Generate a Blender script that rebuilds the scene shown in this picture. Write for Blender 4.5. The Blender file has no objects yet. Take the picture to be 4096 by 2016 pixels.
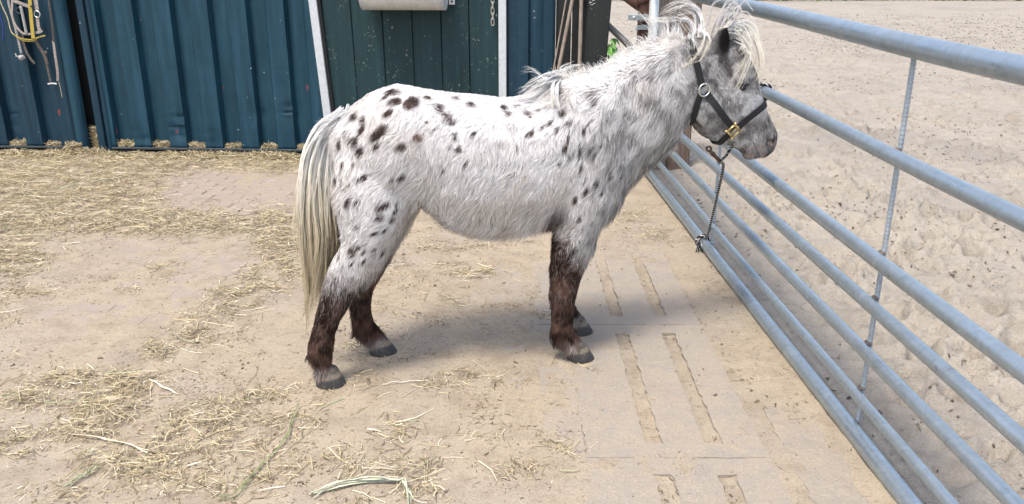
import bpy, bmesh, math, random
import numpy as np
from mathutils import Matrix, Vector
from mathutils.bvhtree import BVHTree

# ------------------------------------------------------------------ camera, sky, sun, exposure
scene = bpy.context.scene
FPX, PW, PH, CAMH = 3350.0, 4096.0, 2016.0, 1.5
PITCH = math.atan(1168.0 / 3350.0)
cam_data = bpy.data.cameras.new("camera")
cam = bpy.data.objects.new("camera", cam_data)
scene.collection.objects.link(cam)
cam.location = (0, 0, CAMH)
cam.rotation_euler = (math.pi / 2 - PITCH, 0, 0)
cam_data.sensor_fit = 'HORIZONTAL'
cam_data.sensor_width = 36.0
cam_data.lens = FPX / PW * 36.0
cam_data.clip_start, cam_data.clip_end = 0.05, 600
scene.camera = cam

SUN_EL, SUN_AZ = math.radians(67), math.radians(-146)     # azimuth measured from +Y towards +X
world = bpy.data.worlds.new("World")
scene.world = world
world.use_nodes = True
wn = world.node_tree.nodes
sky = wn.new('ShaderNodeTexSky')
sky.sky_type = 'NISHITA'
sky.sun_disc = False
sky.sun_elevation = SUN_EL
sky.sun_rotation = SUN_AZ
sky.dust_density = 3.5
sky.air_density = 1.0
sky.ozone_density = 0.6
wn['Background'].inputs[1].default_value = 0.15
world.node_tree.links.new(sky.outputs[0], wn['Background'].inputs[0])

sun_data = bpy.data.lights.new("sun", 'SUN')
sun_data.energy = 1.45
sun_data.angle = math.radians(13.0)
sun_data.color = (1.0, 0.955, 0.88)
sun = bpy.data.objects.new("sun", sun_data)
scene.collection.objects.link(sun)
sd = Vector((math.sin(SUN_AZ) * math.cos(SUN_EL), math.cos(SUN_AZ) * math.cos(SUN_EL), math.sin(SUN_EL)))
sun.rotation_euler = sd.to_track_quat('Z', 'Y').to_euler()

scene.view_settings.view_transform = 'Standard'
scene.view_settings.look = 'None'
scene.view_settings.gamma = 1.0
scene.view_settings.use_curve_mapping = False
scene.view_settings.exposure = 1.27
scene.cycles.max_bounces = 6
scene.cycles.diffuse_bounces = 4
scene.cycles.glossy_bounces = 3
scene.cycles.transparent_max_bounces = 4
scene.cycles.use_denoising = True
scene.cycles.denoiser = 'OPENIMAGEDENOISE'

# ------------------------------------------------------------------ measuring helpers
SP, CP = math.sin(PITCH), math.cos(PITCH)
EYE = np.array([0.0, 0.0, CAMH])
rng = np.random.default_rng(7)
random.seed(7)

def ray(x, y):
    r = (x - PW / 2) / FPX
    d = (y - PH / 2) / FPX
    return np.array([r, CP - d * SP, -SP - d * CP])

def G(x, y, z=0.0):
    v = ray(x, y)
    return EYE + v * ((z - CAMH) / v[2])

def plane_hit(x, y, p0, n):
    v = ray(x, y)
    return EYE + v * (np.dot(np.asarray(p0) - EYE, n) / np.dot(v, n))

def project(P):
    P = np.atleast_2d(P) - EYE
    fw = P[:, 1] * CP - P[:, 2] * SP
    up = P[:, 1] * SP + P[:, 2] * CP
    fw = np.where(fw < 0.05, 0.05, fw)
    return np.stack([PW / 2 + FPX * P[:, 0] / fw, PH / 2 - FPX * up / fw], 1)

def _hash(ix, iy, iz, seed):
    h = (ix.astype(np.int64) * 374761393 + iy.astype(np.int64) * 668265263 + iz.astype(np.int64) * 2147483647 + seed * 974634777) & 0xFFFFFFFF
    h = ((h ^ (h >> 13)) * 1274126177) & 0xFFFFFFFF
    h = (h ^ (h >> 16)) & 0xFFFFFFFF
    return h / 4294967295.0

def vnoise(P, freq, seed=0):
    P = np.asarray(P, float) * freq
    if P.shape[1] == 2:
        P = np.concatenate([P, np.zeros((len(P), 1))], 1)
    i = np.floor(P).astype(np.int64)
    f = P - i
    f = f * f * (3 - 2 * f)
    out = np.zeros(len(P))
    for dx in (0, 1):
        for dy in (0, 1):
            for dz in (0, 1):
                w = (f[:, 0] if dx else 1 - f[:, 0]) * (f[:, 1] if dy else 1 - f[:, 1]) * (f[:, 2] if dz else 1 - f[:, 2])
                out += w * _hash(i[:, 0] + dx, i[:, 1] + dy, i[:, 2] + dz, seed)
    return out

def fbm(P, freq, seed=0, octaves=4, gain=0.5):
    a, s, t = 1.0, 0.0, 0.0
    for o in range(octaves):
        s = s + a * vnoise(P, freq * 2 ** o, seed + 13 * o)
        t += a
        a *= gain
    return s / t

def smooth01(x, a, b):
    t = np.clip((np.asarray(x, float) - a) / (b - a), 0, 1)
    return t * t * (3 - 2 * t)

# ------------------------------------------------------------------ object helpers
COL = scene.collection
ROOT = {}

def tag(o, label=None, cat=None, group=None, kind=None):
    if label: o["label"] = label
    if cat: o["category"] = cat
    if group: o["group"] = group
    if kind: o["kind"] = kind
    return o

def thing(name, label, cat, loc=(0, 0, 0), rz=0.0, group=None):
    o = bpy.data.objects.new(name, None)
    o.empty_display_size = 0.1
    COL.objects.link(o)
    o.location = loc
    o.rotation_euler = (0, 0, rz)
    ROOT[o.name] = (Matrix.Translation(Vector([float(c) for c in loc])) @ Matrix.Rotation(rz, 4, 'Z')).inverted()
    return tag(o, label, cat, group)

def to_local(V, parent, local):
    V = np.asarray(V, float).reshape(-1, 3)
    if parent is None or local:
        return V
    M = np.array(ROOT[parent.name])
    return V @ M[:3, :3].T + M[:3, 3]

def mk(name, V, F, mat, parent=None, local=False, smooth=True, color=None, loc=None):
    V = to_local(V, parent, local)
    if loc is not None:
        V = V - np.asarray(loc, float)
    me = bpy.data.meshes.new(name)
    if isinstance(F, np.ndarray):
        n, k = F.shape
        me.vertices.add(len(V)); me.vertices.foreach_set('co', V.ravel())
        me.loops.add(n * k); me.loops.foreach_set('vertex_index', F.ravel().astype(np.int32))
        me.polygons.add(n); me.polygons.foreach_set('loop_start', np.arange(0, n * k, k, dtype=np.int32))
        me.update(calc_edges=True)
    else:
        me.from_pydata([tuple(v) for v in V], [], [tuple(int(i) for i in f) for f in F])
        me.update()
    me.polygons.foreach_set('use_smooth', [bool(smooth)] * len(me.polygons))
    if color is not None:
        at = me.color_attributes.new('tint', 'FLOAT_COLOR', 'POINT')
        c = np.ones((len(V), 4)); c[:, :3] = color
        at.data.foreach_set('color', c.ravel())
    if mat is not None:
        me.materials.append(mat)
    o = bpy.data.objects.new(name, me)
    COL.objects.link(o)
    if loc is not None:
        o.location = tuple(float(c) for c in loc)
    if parent is not None:
        o.parent = parent
        ROOT[o.name] = ROOT[parent.name]
    return o

class MB:
    """collects pieces of ONE part"""
    def __init__(self):
        self.V, self.F = [], []
    def add(self, V, F):
        b = len(self.V)
        self.V += [tuple(v) for v in V]
        self.F += [tuple(i + b for i in f) for f in F]
        return self
    def build(self, name, mat, parent=None, **k):
        return mk(name, np.array(self.V), self.F, mat, parent, **k)

def frame_of(t):
    t = t / (np.linalg.norm(t) + 1e-12)
    a = np.array([0, 0, 1.0]) if abs(t[2]) < 0.9 else np.array([1.0, 0, 0])
    u = np.cross(t, a); u /= np.linalg.norm(u)
    return t, u, np.cross(t, u)

def tube(pts, r, n=10, cap=True):
    pts = np.asarray(pts, float)
    r = np.full(len(pts), r) if np.isscalar(r) else np.asarray(r, float)
    V, F = [], []
    T = np.gradient(pts, axis=0)
    _, u, _ = frame_of(T[0])
    for i, p in enumerate(pts):
        t = T[i] / (np.linalg.norm(T[i]) + 1e-12)
        u = u - t * np.dot(u, t); u /= np.linalg.norm(u)
        v = np.cross(t, u)
        for k in range(n):
            a = 2 * math.pi * k / n
            V.append(p + r[i] * (u * math.cos(a) + v * math.sin(a)))
    for i in range(len(pts) - 1):
        for k in range(n):
            F.append((i * n + k, i * n + (k + 1) % n, (i + 1) * n + (k + 1) % n, (i + 1) * n + k))
    if cap:
        F.append(tuple(range(n - 1, -1, -1)))
        F.append(tuple(range((len(pts) - 1) * n, len(pts) * n)))
    return V, F

def box(c, ax, h, ch=0.0):
    """box with centre c, axes ax (3 unit vectors), half sizes h, chamfer ch"""
    c = np.asarray(c, float); ax = [np.asarray(a, float) for a in ax]
    if ch <= 0:
        V = [c + sx * h[0] * ax[0] + sy * h[1] * ax[1] + sz * h[2] * ax[2] for sz in (-1, 1) for sy in (-1, 1) for sx in (-1, 1)]
        F = [(0, 2, 3, 1), (4, 5, 7, 6), (0, 1, 5, 4), (2, 6, 7, 3), (0, 4, 6, 2), (1, 3, 7, 5)]
        return V, F
    bm = bmesh.new()
    bmesh.ops.create_cube(bm, size=2)
    for v in bm.verts:
        v.co = Vector((v.co.x * h[0], v.co.y * h[1], v.co.z * h[2]))
    bmesh.ops.bevel(bm, geom=list(bm.edges), offset=ch, segments=1, affect='EDGES')
    bm.verts.index_update()
    V = [c + v.co.x * ax[0] + v.co.y * ax[1] + v.co.z * ax[2] for v in bm.verts]
    F = [[v.index for v in f.verts] for f in bm.faces]
    bm.free()
    return V, F

XYZ = (np.array([1.0, 0, 0]), np.array([0, 1.0, 0]), np.array([0, 0, 1.0]))

def catmull(P, n):
    P = np.asarray(P, float)
    Q = np.vstack([2 * P[0] - P[1], P, 2 * P[-1] - P[-2]])
    t = np.linspace(0, len(P) - 1 - 1e-9, n)
    i = t.astype(int); f = (t - i)[:, None]
    a, b, c, d = Q[i], Q[i + 1], Q[i + 2], Q[i + 3]
    return 0.5 * (2 * b + (c - a) * f + (2 * a - 5 * b + 4 * c - d) * f ** 2 + (3 * b - a - 3 * c + d) * f ** 3)

def ribbon(P, N, w, th):
    """webbing: path P, outward normals N, width w, thickness th"""
    P, N = np.asarray(P, float), np.asarray(N, float)
    T = np.gradient(P, axis=0)
    V, F = [], []
    for p, n, t in zip(P, N, T):
        t = t / np.linalg.norm(t)
        n = n - t * np.dot(n, t); n /= np.linalg.norm(n)
        b = np.cross(t, n)
        for sx, sn in ((-1, 0), (1, 0), (1, 1), (-1, 1)):
            V.append(p + b * sx * w / 2 + n * sn * th)
    for i in range(len(P) - 1):
        for k in range(4):
            F.append((i * 4 + k, i * 4 + (k + 1) % 4, i * 4 + 4 + (k + 1) % 4, i * 4 + 4 + k))
    F.append((3, 2, 1, 0)); m = (len(P) - 1) * 4
    F.append((m, m + 1, m + 2, m + 3))
    return V, F

# ------------------------------------------------------------------ materials
def material(name, rough=0.7, metal=0.0, spec=0.4):
    m = bpy.data.materials.new(name)
    m.use_nodes = True
    nt = m.node_tree
    b = nt.nodes['Principled BSDF']
    b.inputs['Roughness'].default_value = rough
    b.inputs['Metallic'].default_value = metal
    b.inputs['Specular IOR Level'].default_value = spec
    return m, nt, b

def coords(nt, kind='Object', scale=None):
    t = nt.nodes.new('ShaderNodeTexCoord')
    o = t.outputs[kind]
    if scale is not None:
        mp = nt.nodes.new('ShaderNodeMapping')
        mp.inputs['Scale'].default_value = scale
        nt.links.new(o, mp.inputs[0]); o = mp.outputs[0]
    return o

def noise(nt, vec, scale, detail=5, rough=0.55, dist=0.0):
    n = nt.nodes.new('ShaderNodeTexNoise')
    n.inputs['Scale'].default_value = scale
    n.inputs['Detail'].default_value = detail
    n.inputs['Roughness'].default_value = rough
    n.inputs['Distortion'].default_value = dist
    nt.links.new(vec, n.inputs['Vector'])
    return n.outputs['Fac']

def voronoi(nt, vec, scale, out='Distance', rnd=1.0):
    n = nt.nodes.new('ShaderNodeTexVoronoi')
    n.inputs['Scale'].default_value = scale
    n.inputs['Randomness'].default_value = rnd
    nt.links.new(vec, n.inputs['Vector'])
    return n.outputs[out]

def ramp(nt, fac, stops):
    r = nt.nodes.new('ShaderNodeValToRGB')
    e = r.color_ramp.elements
    while len(e) < len(stops): e.new(0.5)
    for el, (p, c) in zip(e, stops):
        el.position = p
        el.color = (c, c, c, 1) if np.isscalar(c) else (*c, 1)
    nt.links.new(fac, r.inputs[0])
    return r.outputs[0]

def mix(nt, fac, a, b, mode='MIX'):
    n = nt.nodes.new('ShaderNodeMix')
    n.data_type = 'RGBA'; n.blend_type = mode
    for s, v in ((n.inputs[0], fac), (n.inputs[6], a), (n.inputs[7], b)):
        if hasattr(v, 'is_output'): nt.links.new(v, s)
        elif np.isscalar(v): s.default_value = v
        else: s.default_value = (*v, 1)
    return n.outputs[2]

def math_node(nt, op, a, b=0.0):
    n = nt.nodes.new('ShaderNodeMath'); n.operation = op
    for s, v in ((n.inputs[0], a), (n.inputs[1], b)):
        if hasattr(v, 'is_output'): nt.links.new(v, s)
        else: s.default_value = v
    return n.outputs[0]

def bump(nt, b, h, strength=0.3, dist=0.01):
    n = nt.nodes.new('ShaderNodeBump')
    n.inputs['Strength'].default_value = strength
    n.inputs['Distance'].default_value = dist
    nt.links.new(h, n.inputs['Height'])
    nt.links.new(n.outputs[0], b.inputs['Normal'])

def attr(nt, name='tint'):
    n = nt.nodes.new('ShaderNodeAttribute'); n.attribute_name = name
    return n.outputs['Color']

def simple(name, c, rough=0.7, metal=0.0, var=0.25, scale=30, bmp=0.0, spec=0.4):
    m, nt, b = material(name, rough, metal, spec)
    v = coords(nt)
    n = noise(nt, v, scale)
    c = np.array(c)
    nt.links.new(ramp(nt, n, [(0.3, tuple(c * (1 - var))), (0.7, tuple(np.minimum(c * (1 + var), 1)))]), b.inputs['Base Color'])
    if bmp: bump(nt, b, n, bmp, 0.004)
    return m

def tinted(name, rough=0.8, spec=0.2, bmp=None):
    m, nt, b = material(name, rough, 0, spec)
    nt.links.new(attr(nt), b.inputs['Base Color'])
    return m

def hair_mat(name, rough=0.7, spec=0.15, trans=0.35):
    m, nt, b = material(name, rough, 0, spec)
    c = attr(nt)
    nt.links.new(c, b.inputs['Base Color'])
    t = nt.nodes.new('ShaderNodeBsdfTranslucent')
    nt.links.new(c, t.inputs['Color'])
    mx = nt.nodes.new('ShaderNodeMixShader'); mx.inputs[0].default_value = trans
    nt.links.new(b.outputs[0], mx.inputs[1]); nt.links.new(t.outputs[0], mx.inputs[2])
    nt.links.new(mx.outputs[0], nt.nodes['Material Output'].inputs['Surface'])
    return m

def mat_yard():
    m, nt, b = material('yard_sand', 0.92, 0, 0.15)
    v = coords(nt)
    big = noise(nt, v, 1.1, 6, 0.62, 0.5)
    mid = noise(nt, v, 7, 7, 0.68, 0.3)
    spk = noise(nt, coords(nt, 'Object', (1, 1.6, 1)), 38, 5, 0.7, 0.4)
    fine = noise(nt, v, 170, 3, 0.6)
    c = ramp(nt, big, [(0.28, (0.266, 0.228, 0.174)), (0.45, (0.315, 0.270, 0.204)), (0.58, (0.338, 0.280, 0.200)), (0.74, (0.240, 0.209, 0.166))])
    c = mix(nt, ramp(nt, mid, [(0.46, 0.0), (0.72, 0.7)]), c, (0.195, 0.152, 0.110))
    c = mix(nt, ramp(nt, mid, [(0.20, 0.5), (0.42, 0.0)]), c, (0.365, 0.315, 0.250))
    c = mix(nt, ramp(nt, spk, [(0.57, 0.0), (0.66, 0.7)]), c, (0.130, 0.098, 0.068))
    c = mix(nt, ramp(nt, fine, [(0.32, 0.55), (0.60, 0.0)]), c, (0.165, 0.130, 0.094))
    nt.links.new(c, b.inputs['Base Color'])
    h = math_node(nt, 'ADD', math_node(nt, 'MULTIPLY', mid, 1.0), math_node(nt, 'MULTIPLY', fine, 0.25))
    h = math_node(nt, 'ADD', h, math_node(nt, 'MULTIPLY', spk, 0.5))
    bump(nt, b, h, 0.45, 0.012)
    return m

def mat_arena():
    m, nt, b = material('arena_sand', 0.95, 0, 0.12)
    v = coords(nt)
    big = noise(nt, v, 0.45, 6, 0.62, 0.4)
    mid = noise(nt, v, 5, 7, 0.7, 0.2)
    spk = noise(nt, coords(nt, 'Object', (1, 1.5, 1)), 20, 6, 0.75, 0.4)
    fine = noise(nt, v, 120, 3, 0.6)
    c = ramp(nt, big, [(0.30, (0.295, 0.265, 0.220)), (0.50, (0.335, 0.300, 0.245)), (0.66, (0.252, 0.230, 0.196))])
    c = mix(nt, ramp(nt, mid, [(0.48, 0.0), (0.72, 0.75)]), c, (0.225, 0.198, 0.168))
    c = mix(nt, ramp(nt, spk, [(0.57, 0.0), (0.66, 0.7)]), c, (0.150, 0.127, 0.104))
    c = mix(nt, ramp(nt, fine, [(0.32, 0.5), (0.60, 0.0)]), c, (0.180, 0.155, 0.128))
    nt.links.new(c, b.inputs['Base Color'])
    h = math_node(nt, 'ADD', mid, math_node(nt, 'MULTIPLY', fine, 0.3))
    h = math_node(nt, 'ADD', h, math_node(nt, 'MULTIPLY', spk, 0.6))
    bump(nt, b, h, 0.6, 0.03)
    return m

def mat_concrete():
    m, nt, b = material('weathered_concrete', 0.9, 0, 0.2)
    v = coords(nt)
    big = noise(nt, v, 3.2, 7, 0.68, 0.5)
    mid = noise(nt, v, 11, 6, 0.7, 0.3)
    fine = noise(nt, v, 150, 4, 0.6)
    agg = voronoi(nt, v, 52)
    c = ramp(nt, big, [(0.30, (0.290, 0.248, 0.198)), (0.50, (0.268, 0.238, 0.200)), (0.68, (0.305, 0.250, 0.188))])
    c = mix(nt, ramp(nt, mid, [(0.42, 0.0), (0.64, 0.95)]), c, (0.312, 0.262, 0.196))
    c = mix(nt, ramp(nt, mid, [(0.24, 0.5), (0.42, 0.0)]), c, (0.205, 0.180, 0.155))
    c = mix(nt, ramp(nt, fine, [(0.35, 0.35), (0.6, 0.0)]), c, (0.165, 0.142, 0.120))
    c = mix(nt, ramp(nt, agg, [(0.13, 0.45), (0.24, 0.0)]), c, (0.38, 0.335, 0.275))
    nt.links.new(c, b.inputs['Base Color'])
    h = math_node(nt, 'SUBTRACT', fine, math_node(nt, 'MULTIPLY', agg, 0.7))
    h = math_node(nt, 'ADD', h, math_node(nt, 'MULTIPLY', mid, 1.0))
    bump(nt, b, h, 0.5, 0.006)
    return m

def mat_paver():
    m, nt, b = material('dusty_paver', 0.92, 0, 0.15)
    v = coords(nt)
    oi = nt.nodes.new('ShaderNodeObjectInfo').outputs['Random']
    big = noise(nt, v, 7, 5, 0.6)
    fine = noise(nt, v, 150, 3, 0.6)
    c = ramp(nt, big, [(0.3, (0.320, 0.265, 0.215)), (0.7, (0.265, 0.222, 0.183))])
    c = mix(nt, math_node(nt, 'MULTIPLY', oi, 0.3), c, (0.234, 0.195, 0.164))
    c = mix(nt, ramp(nt, fine, [(0.35, 0.3), (0.6, 0.0)]), c, (0.179, 0.148, 0.121))
    nt.links.new(c, b.inputs['Base Color'])
    bump(nt, b, fine, 0.3, 0.004)
    return m

def mat_sheet(name, base, rough=0.46):
    """painted corrugated steel: chips, dust and faint streaks"""
    m, nt, b = material(name, rough, 0, 0.3)
    v = coords(nt)
    vs = coords(nt, 'Object', (9, 9, 0.7))
    base = np.array(base)
    c = ramp(nt, noise(nt, vs, 2.0, 6, 0.6), [(0.3, tuple(base * 0.72)), (0.5, tuple(base)), (0.72, tuple(base * 1.35 + 0.004))])
    dust = noise(nt, v, 14, 6, 0.7)
    c = mix(nt, ramp(nt, dust, [(0.56, 0.0), (0.80, 0.25)]), c, (0.06, 0.085, 0.095))
    chips = voronoi(nt, v, 11)
    sel = noise(nt, v, 5, 2, 0.5)
    cm = math_node(nt, 'MULTIPLY', ramp(nt, chips, [(0.055, 1.0), (0.075, 0.0)]), ramp(nt, sel, [(0.50, 0.0), (0.56, 1.0)]))
    c = mix(nt, math_node(nt, 'MULTIPLY', cm, 0.75), c, (0.30, 0.32, 0.30))
    red = math_node(nt, 'MULTIPLY', ramp(nt, voronoi(nt, coords(nt, 'Object', (3.6, 3.6, 1.2)), 1.7), [(0.05, 1.0), (0.075, 0.0)]), ramp(nt, noise(nt, coords(nt, 'Object', (90, 90, 35)), 1.0, 3, 0.7), [(0.50, 0.0), (0.56, 0.85)]))
    c = mix(nt, red, c, (0.35, 0.045, 0.03))
    nt.links.new(c, b.inputs['Base Color'])
    nt.links.new(ramp(nt, dust, [(0.3, rough - 0.06), (0.75, rough + 0.3)]), b.inputs['Roughness'])
    bump(nt, b, noise(nt, v, 5, 3, 0.5), 0.35, 0.02)
    return m

def mat_board(name, base):
    """dark painted boards flecked with pale droppings and peeled paint"""
    m, nt, b = material(name, 0.6, 0, 0.35)
    v = coords(nt)
    vs = coords(nt, 'Object', (14, 14, 0.8))
    base = np.array(base)
    c = ramp(nt, noise(nt, vs, 2.2, 6, 0.65), [(0.3, tuple(base * 0.7)), (0.55, tuple(base)), (0.75, tuple(base * 1.4 + 0.003))])
    for sc, lim, s2, seedoff in ((13, 0.12, 3.2, 0.0), (27, 0.17, 6.0, 3.0), (50, 0.2, 9.0, 7.0)):
        mp = nt.nodes.new('ShaderNodeMapping'); mp.inputs['Location'].default_value = (seedoff, seedoff * 2, seedoff)
        mp.inputs['Scale'].default_value = (1, 1, 0.75)
        nt.links.new(v, mp.inputs[0])
        w = nt.nodes.new('ShaderNodeVectorMath'); w.operation = 'ADD'
        nz = nt.nodes.new('ShaderNodeTexNoise'); nz.inputs['Scale'].default_value = 40
        nt.links.new(mp.outputs[0], nz.inputs['Vector'])
        scl = nt.nodes.new('ShaderNodeVectorMath'); scl.operation = 'SCALE'; scl.inputs['Scale'].default_value = 0.035
        nt.links.new(nz.outputs['Color'], scl.inputs[0])
        nt.links.new(mp.outputs[0], w.inputs[0]); nt.links.new(scl.outputs[0], w.inputs[1])
        d = voronoi(nt, w.outputs[0], sc)
        sel = noise(nt, mp.outputs[0], s2, 3, 0.6)
        k = math_node(nt, 'MULTIPLY', ramp(nt, d, [(lim * 0.75, 1.0), (lim, 0.0)]), ramp(nt, sel, [(0.54, 0.0), (0.64, 0.7)]))
        c = mix(nt, k, c, (0.27, 0.27, 0.255))
    nt.links.new(c, b.inputs['Base Color'])
    bump(nt, b, noise(nt, vs, 6, 4, 0.6), 0.2, 0.004)
    return m

def mat_galv(name='galvanised_steel', base=(0.355, 0.405, 0.43), metal=0.75, rough=0.34, dirt=0.3):
    m, nt, b = material(name, rough, metal, 0.5)
    v = coords(nt)
    base = np.array(base)
    sp = voronoi(nt, v, 55, 'Color')
    sep = nt.nodes.new('ShaderNodeSeparateColor'); nt.links.new(sp, sep.inputs[0])
    c = ramp(nt, sep.outputs[0], [(0.1, tuple(base * 0.95)), (0.9, tuple(base * 1.05))])
    d = noise(nt, v, 7, 6, 0.7, 0.5)
    c = mix(nt, ramp(nt, d, [(0.50, 0.0), (0.80, dirt * 2)]), c, tuple(base * 0.42 + np.array([0.02, 0.01, 0])))
    c = mix(nt, ramp(nt, d, [(0.22, 0.4), (0.36, 0.0)]), c, tuple(np.minimum(base * 1.5, 0.72)))
    nt.links.new(c, b.inputs['Base Color'])
    ring = noise(nt, coords(nt, 'Object', (1.5, 11, 11)), 1.0, 5, 0.7, 0.2)
    c = mix(nt, ramp(nt, ring, [(0.56, 0.0), (0.64, 0.22)]), c, tuple(np.minimum(base * 1.55, 0.75)))
    c = mix(nt, ramp(nt, ring, [(0.30, 0.5), (0.40, 0.0)]), c, tuple(base * 0.6))
    mud = noise(nt, v, 17, 6, 0.75, 0.6)
    c = mix(nt, ramp(nt, mud, [(0.62, 0.0), (0.70, 0.55)]), c, (0.16, 0.125, 0.09))
    scr = noise(nt, coords(nt, 'Object', (60, 2.5, 60)), 1.0, 3, 0.6)
    c = mix(nt, ramp(nt, scr, [(0.68, 0.0), (0.72, 0.5)]), c, tuple(base * 0.35))
    nt.links.new(c, b.inputs['Base Color'])
    nt.links.new(ramp(nt, d, [(0.3, rough - 0.08), (0.7, rough + 0.2)]), b.inputs['Roughness'])
    bump(nt, b, noise(nt, v, 60, 3, 0.6), 0.08, 0.003)
    return m

def mat_wood(name, a, c2, scale=(20, 20, 1.2), rough=0.85):
    m, nt, b = material(name, rough, 0, 0.2)
    vs = coords(nt, 'Object', scale)
    v = coords(nt)
    n = noise(nt, vs, 2.5, 7, 0.7, 0.6)
    c = ramp(nt, n, [(0.25, tuple(np.array(a) * 0.55)), (0.5, a), (0.75, c2)])
    c = mix(nt, ramp(nt, noise(nt, v, 18, 4, 0.7), [(0.5, 0.0), (0.75, 0.6)]), c, tuple(np.array(a) * 0.35))
    nt.links.new(c, b.inputs['Base Color'])
    bump(nt, b, n, 0.6, 0.01)
    return m

# ================================================================== SETTING
M_YARD, M_ARENA, M_CONC, M_PAVER = mat_yard(), mat_arena(), mat_concrete(), mat_paver()
M_GALV = mat_galv()
M_GALV_WALL = mat_galv('galvanised_jamb', (0.52, 0.55, 0.56), 0.35, 0.5, 0.15)

GATE_A, GATE_B = G(3000, 1208, 0.027), G(3641, 2016, 0.027)
GDIR = GATE_A - GATE_B; GDIR[2] = 0; GDIR /= np.linalg.norm(GDIR)      # runs away from the camera
GN = np.array([GDIR[1], -GDIR[0], 0.0])                                # towards the arena

def gate_pt(Y, z):
    return GATE_A + GDIR * ((Y - GATE_A[1]) / GDIR[1]) + np.array([0, 0, z - GATE_A[2]])

def gate_x(Y):
    return GATE_A[0] + GDIR[0] / GDIR[1] * (Y - GATE_A[1])

# --- slat panels: right edge at x=.82, slot every .195 m, panels about 1.03 m long
PANEL_X = [(0.240, 0.822), (-0.345, 0.237)]
PANEL_Y = [(1.265, 2.304), (2.309, 3.342), (3.347, 4.380)]

def ground_height(P):
    x, y = P[:, 0], P[:, 1]
    q = project(np.column_stack([x, y, np.zeros(len(x))])) / 1.59
    h = 0.004 + 0.010 * (fbm(P, 2.2, 3, 4) - 0.5) + 0.010 * (fbm(P, 11, 9, 4) - 0.5) + 0.004 * (fbm(P, 45, 5, 2) - 0.5)
    # brick field swept nearly bare
    br = smooth01(q[:, 0], 330, 480) * (1 - smooth01(q[:, 0], 820, 980)) * smooth01(q[:, 1], 415, 450) * (1 - smooth01(q[:, 1], 525, 585))
    h = h - 0.0072 * br
    br2 = smooth01(q[:, 0], 40, 160) * (1 - smooth01(q[:, 0], 560, 700)) * smooth01(q[:, 1], 590, 640) * (1 - smooth01(q[:, 1], 800, 900))
    h = h - 0.0022 * br2
    # slats emerge to the right of the pony
    sl = smooth01(x, -0.30, 0.55) * (1 - smooth01(x, 0.86, 0.95)) * smooth01(y, 1.2, 1.6) * (1 - smooth01(y, 3.9, 4.4))
    h = h - 0.0088 * sl + 0.0075 * sl * (fbm(P, 4.5, 77, 5, .6) - 0.5) * 4 * (1 - 0.45 * smooth01(x, 0.25, 0.55))
    for x1 in (0.690, 0.495, 0.300):
        inslot = smooth01(x, x1 - .060, x1 - .050) * (1 - smooth01(x, x1 - .005, x1 + .005))
        vis = np.zeros(len(x))
        for (y0, y1) in PANEL_Y:
            vis = np.maximum(vis, smooth01(y, y0 + .07, y0 + .10) * (1 - smooth01(y, y1 - .10, y1 - .07)))
        h = h - 0.0065 * inslot * vis * sl
    pr = smooth01(x, 0.88, 0.94) * (1 - smooth01(x, 1.02, 1.07)) * smooth01(y, 1.4, 1.7) * (1 - smooth01(y, 2.35, 2.7))
    h = h - 0.010 * pr
    # sand heaped against the gate foot and wall
    h = h + 0.012 * smooth01(x, 1.02, 1.12) * (fbm(P, 8, 31, 3))
    return h

def arena_height(P):
    x, y = P[:, 0], P[:, 1]
    h = 0.010 + 0.05 * (fbm(P, 0.9, 41, 3) - 0.5) + 0.075 * (fbm(P, 4.5, 43, 4) - 0.5) + 0.044 * (fbm(P, 13, 47, 4, .6) - 0.5)
    r2 = np.random.default_rng(3)
    n = 2600
    cy = 1.4 + 19.0 * r2.random(n) ** 1.3
    cx = 1.3 + (cy * 0.75 + 0.4) * r2.random(n)
    order = np.argsort(y)
    ys = y[order]
    for i in range(n):
        R = 0.045 + 0.05 * r2.random()
        dpt = 0.028 + 0.042 * r2.random()
        lo, hi = np.searchsorted(ys, [cy[i] - 2 * R, cy[i] + 2 * R])
        idx = order[lo:hi]
        idx = idx[np.abs(x[idx] - cx[i]) < 2 * R]
        if len(idx) == 0: continue
        an = r2.random() * 3.14
        dx, dy = x[idx] - cx[i], y[idx] - cy[i]
        u, w = dx * math.cos(an) + dy * math.sin(an), (-dx * math.sin(an) + dy * math.cos(an)) * 1.35
        d = np.sqrt(u * u + w * w) / R
        h[idx] += -dpt * np.exp(-(d / 0.75) ** 4) + dpt * 0.55 * np.exp(-((d - 1.2) / 0.28) ** 2)
    return h

def axis(parts):
    out = []
    for a, b, s in parts:
        out += list(np.arange(a, b, s))
    return np.array(out)

def grow(a, b, s, g):
    o = []
    while a < b:
        o.append(a); a += s; s *= g
    return o

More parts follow.
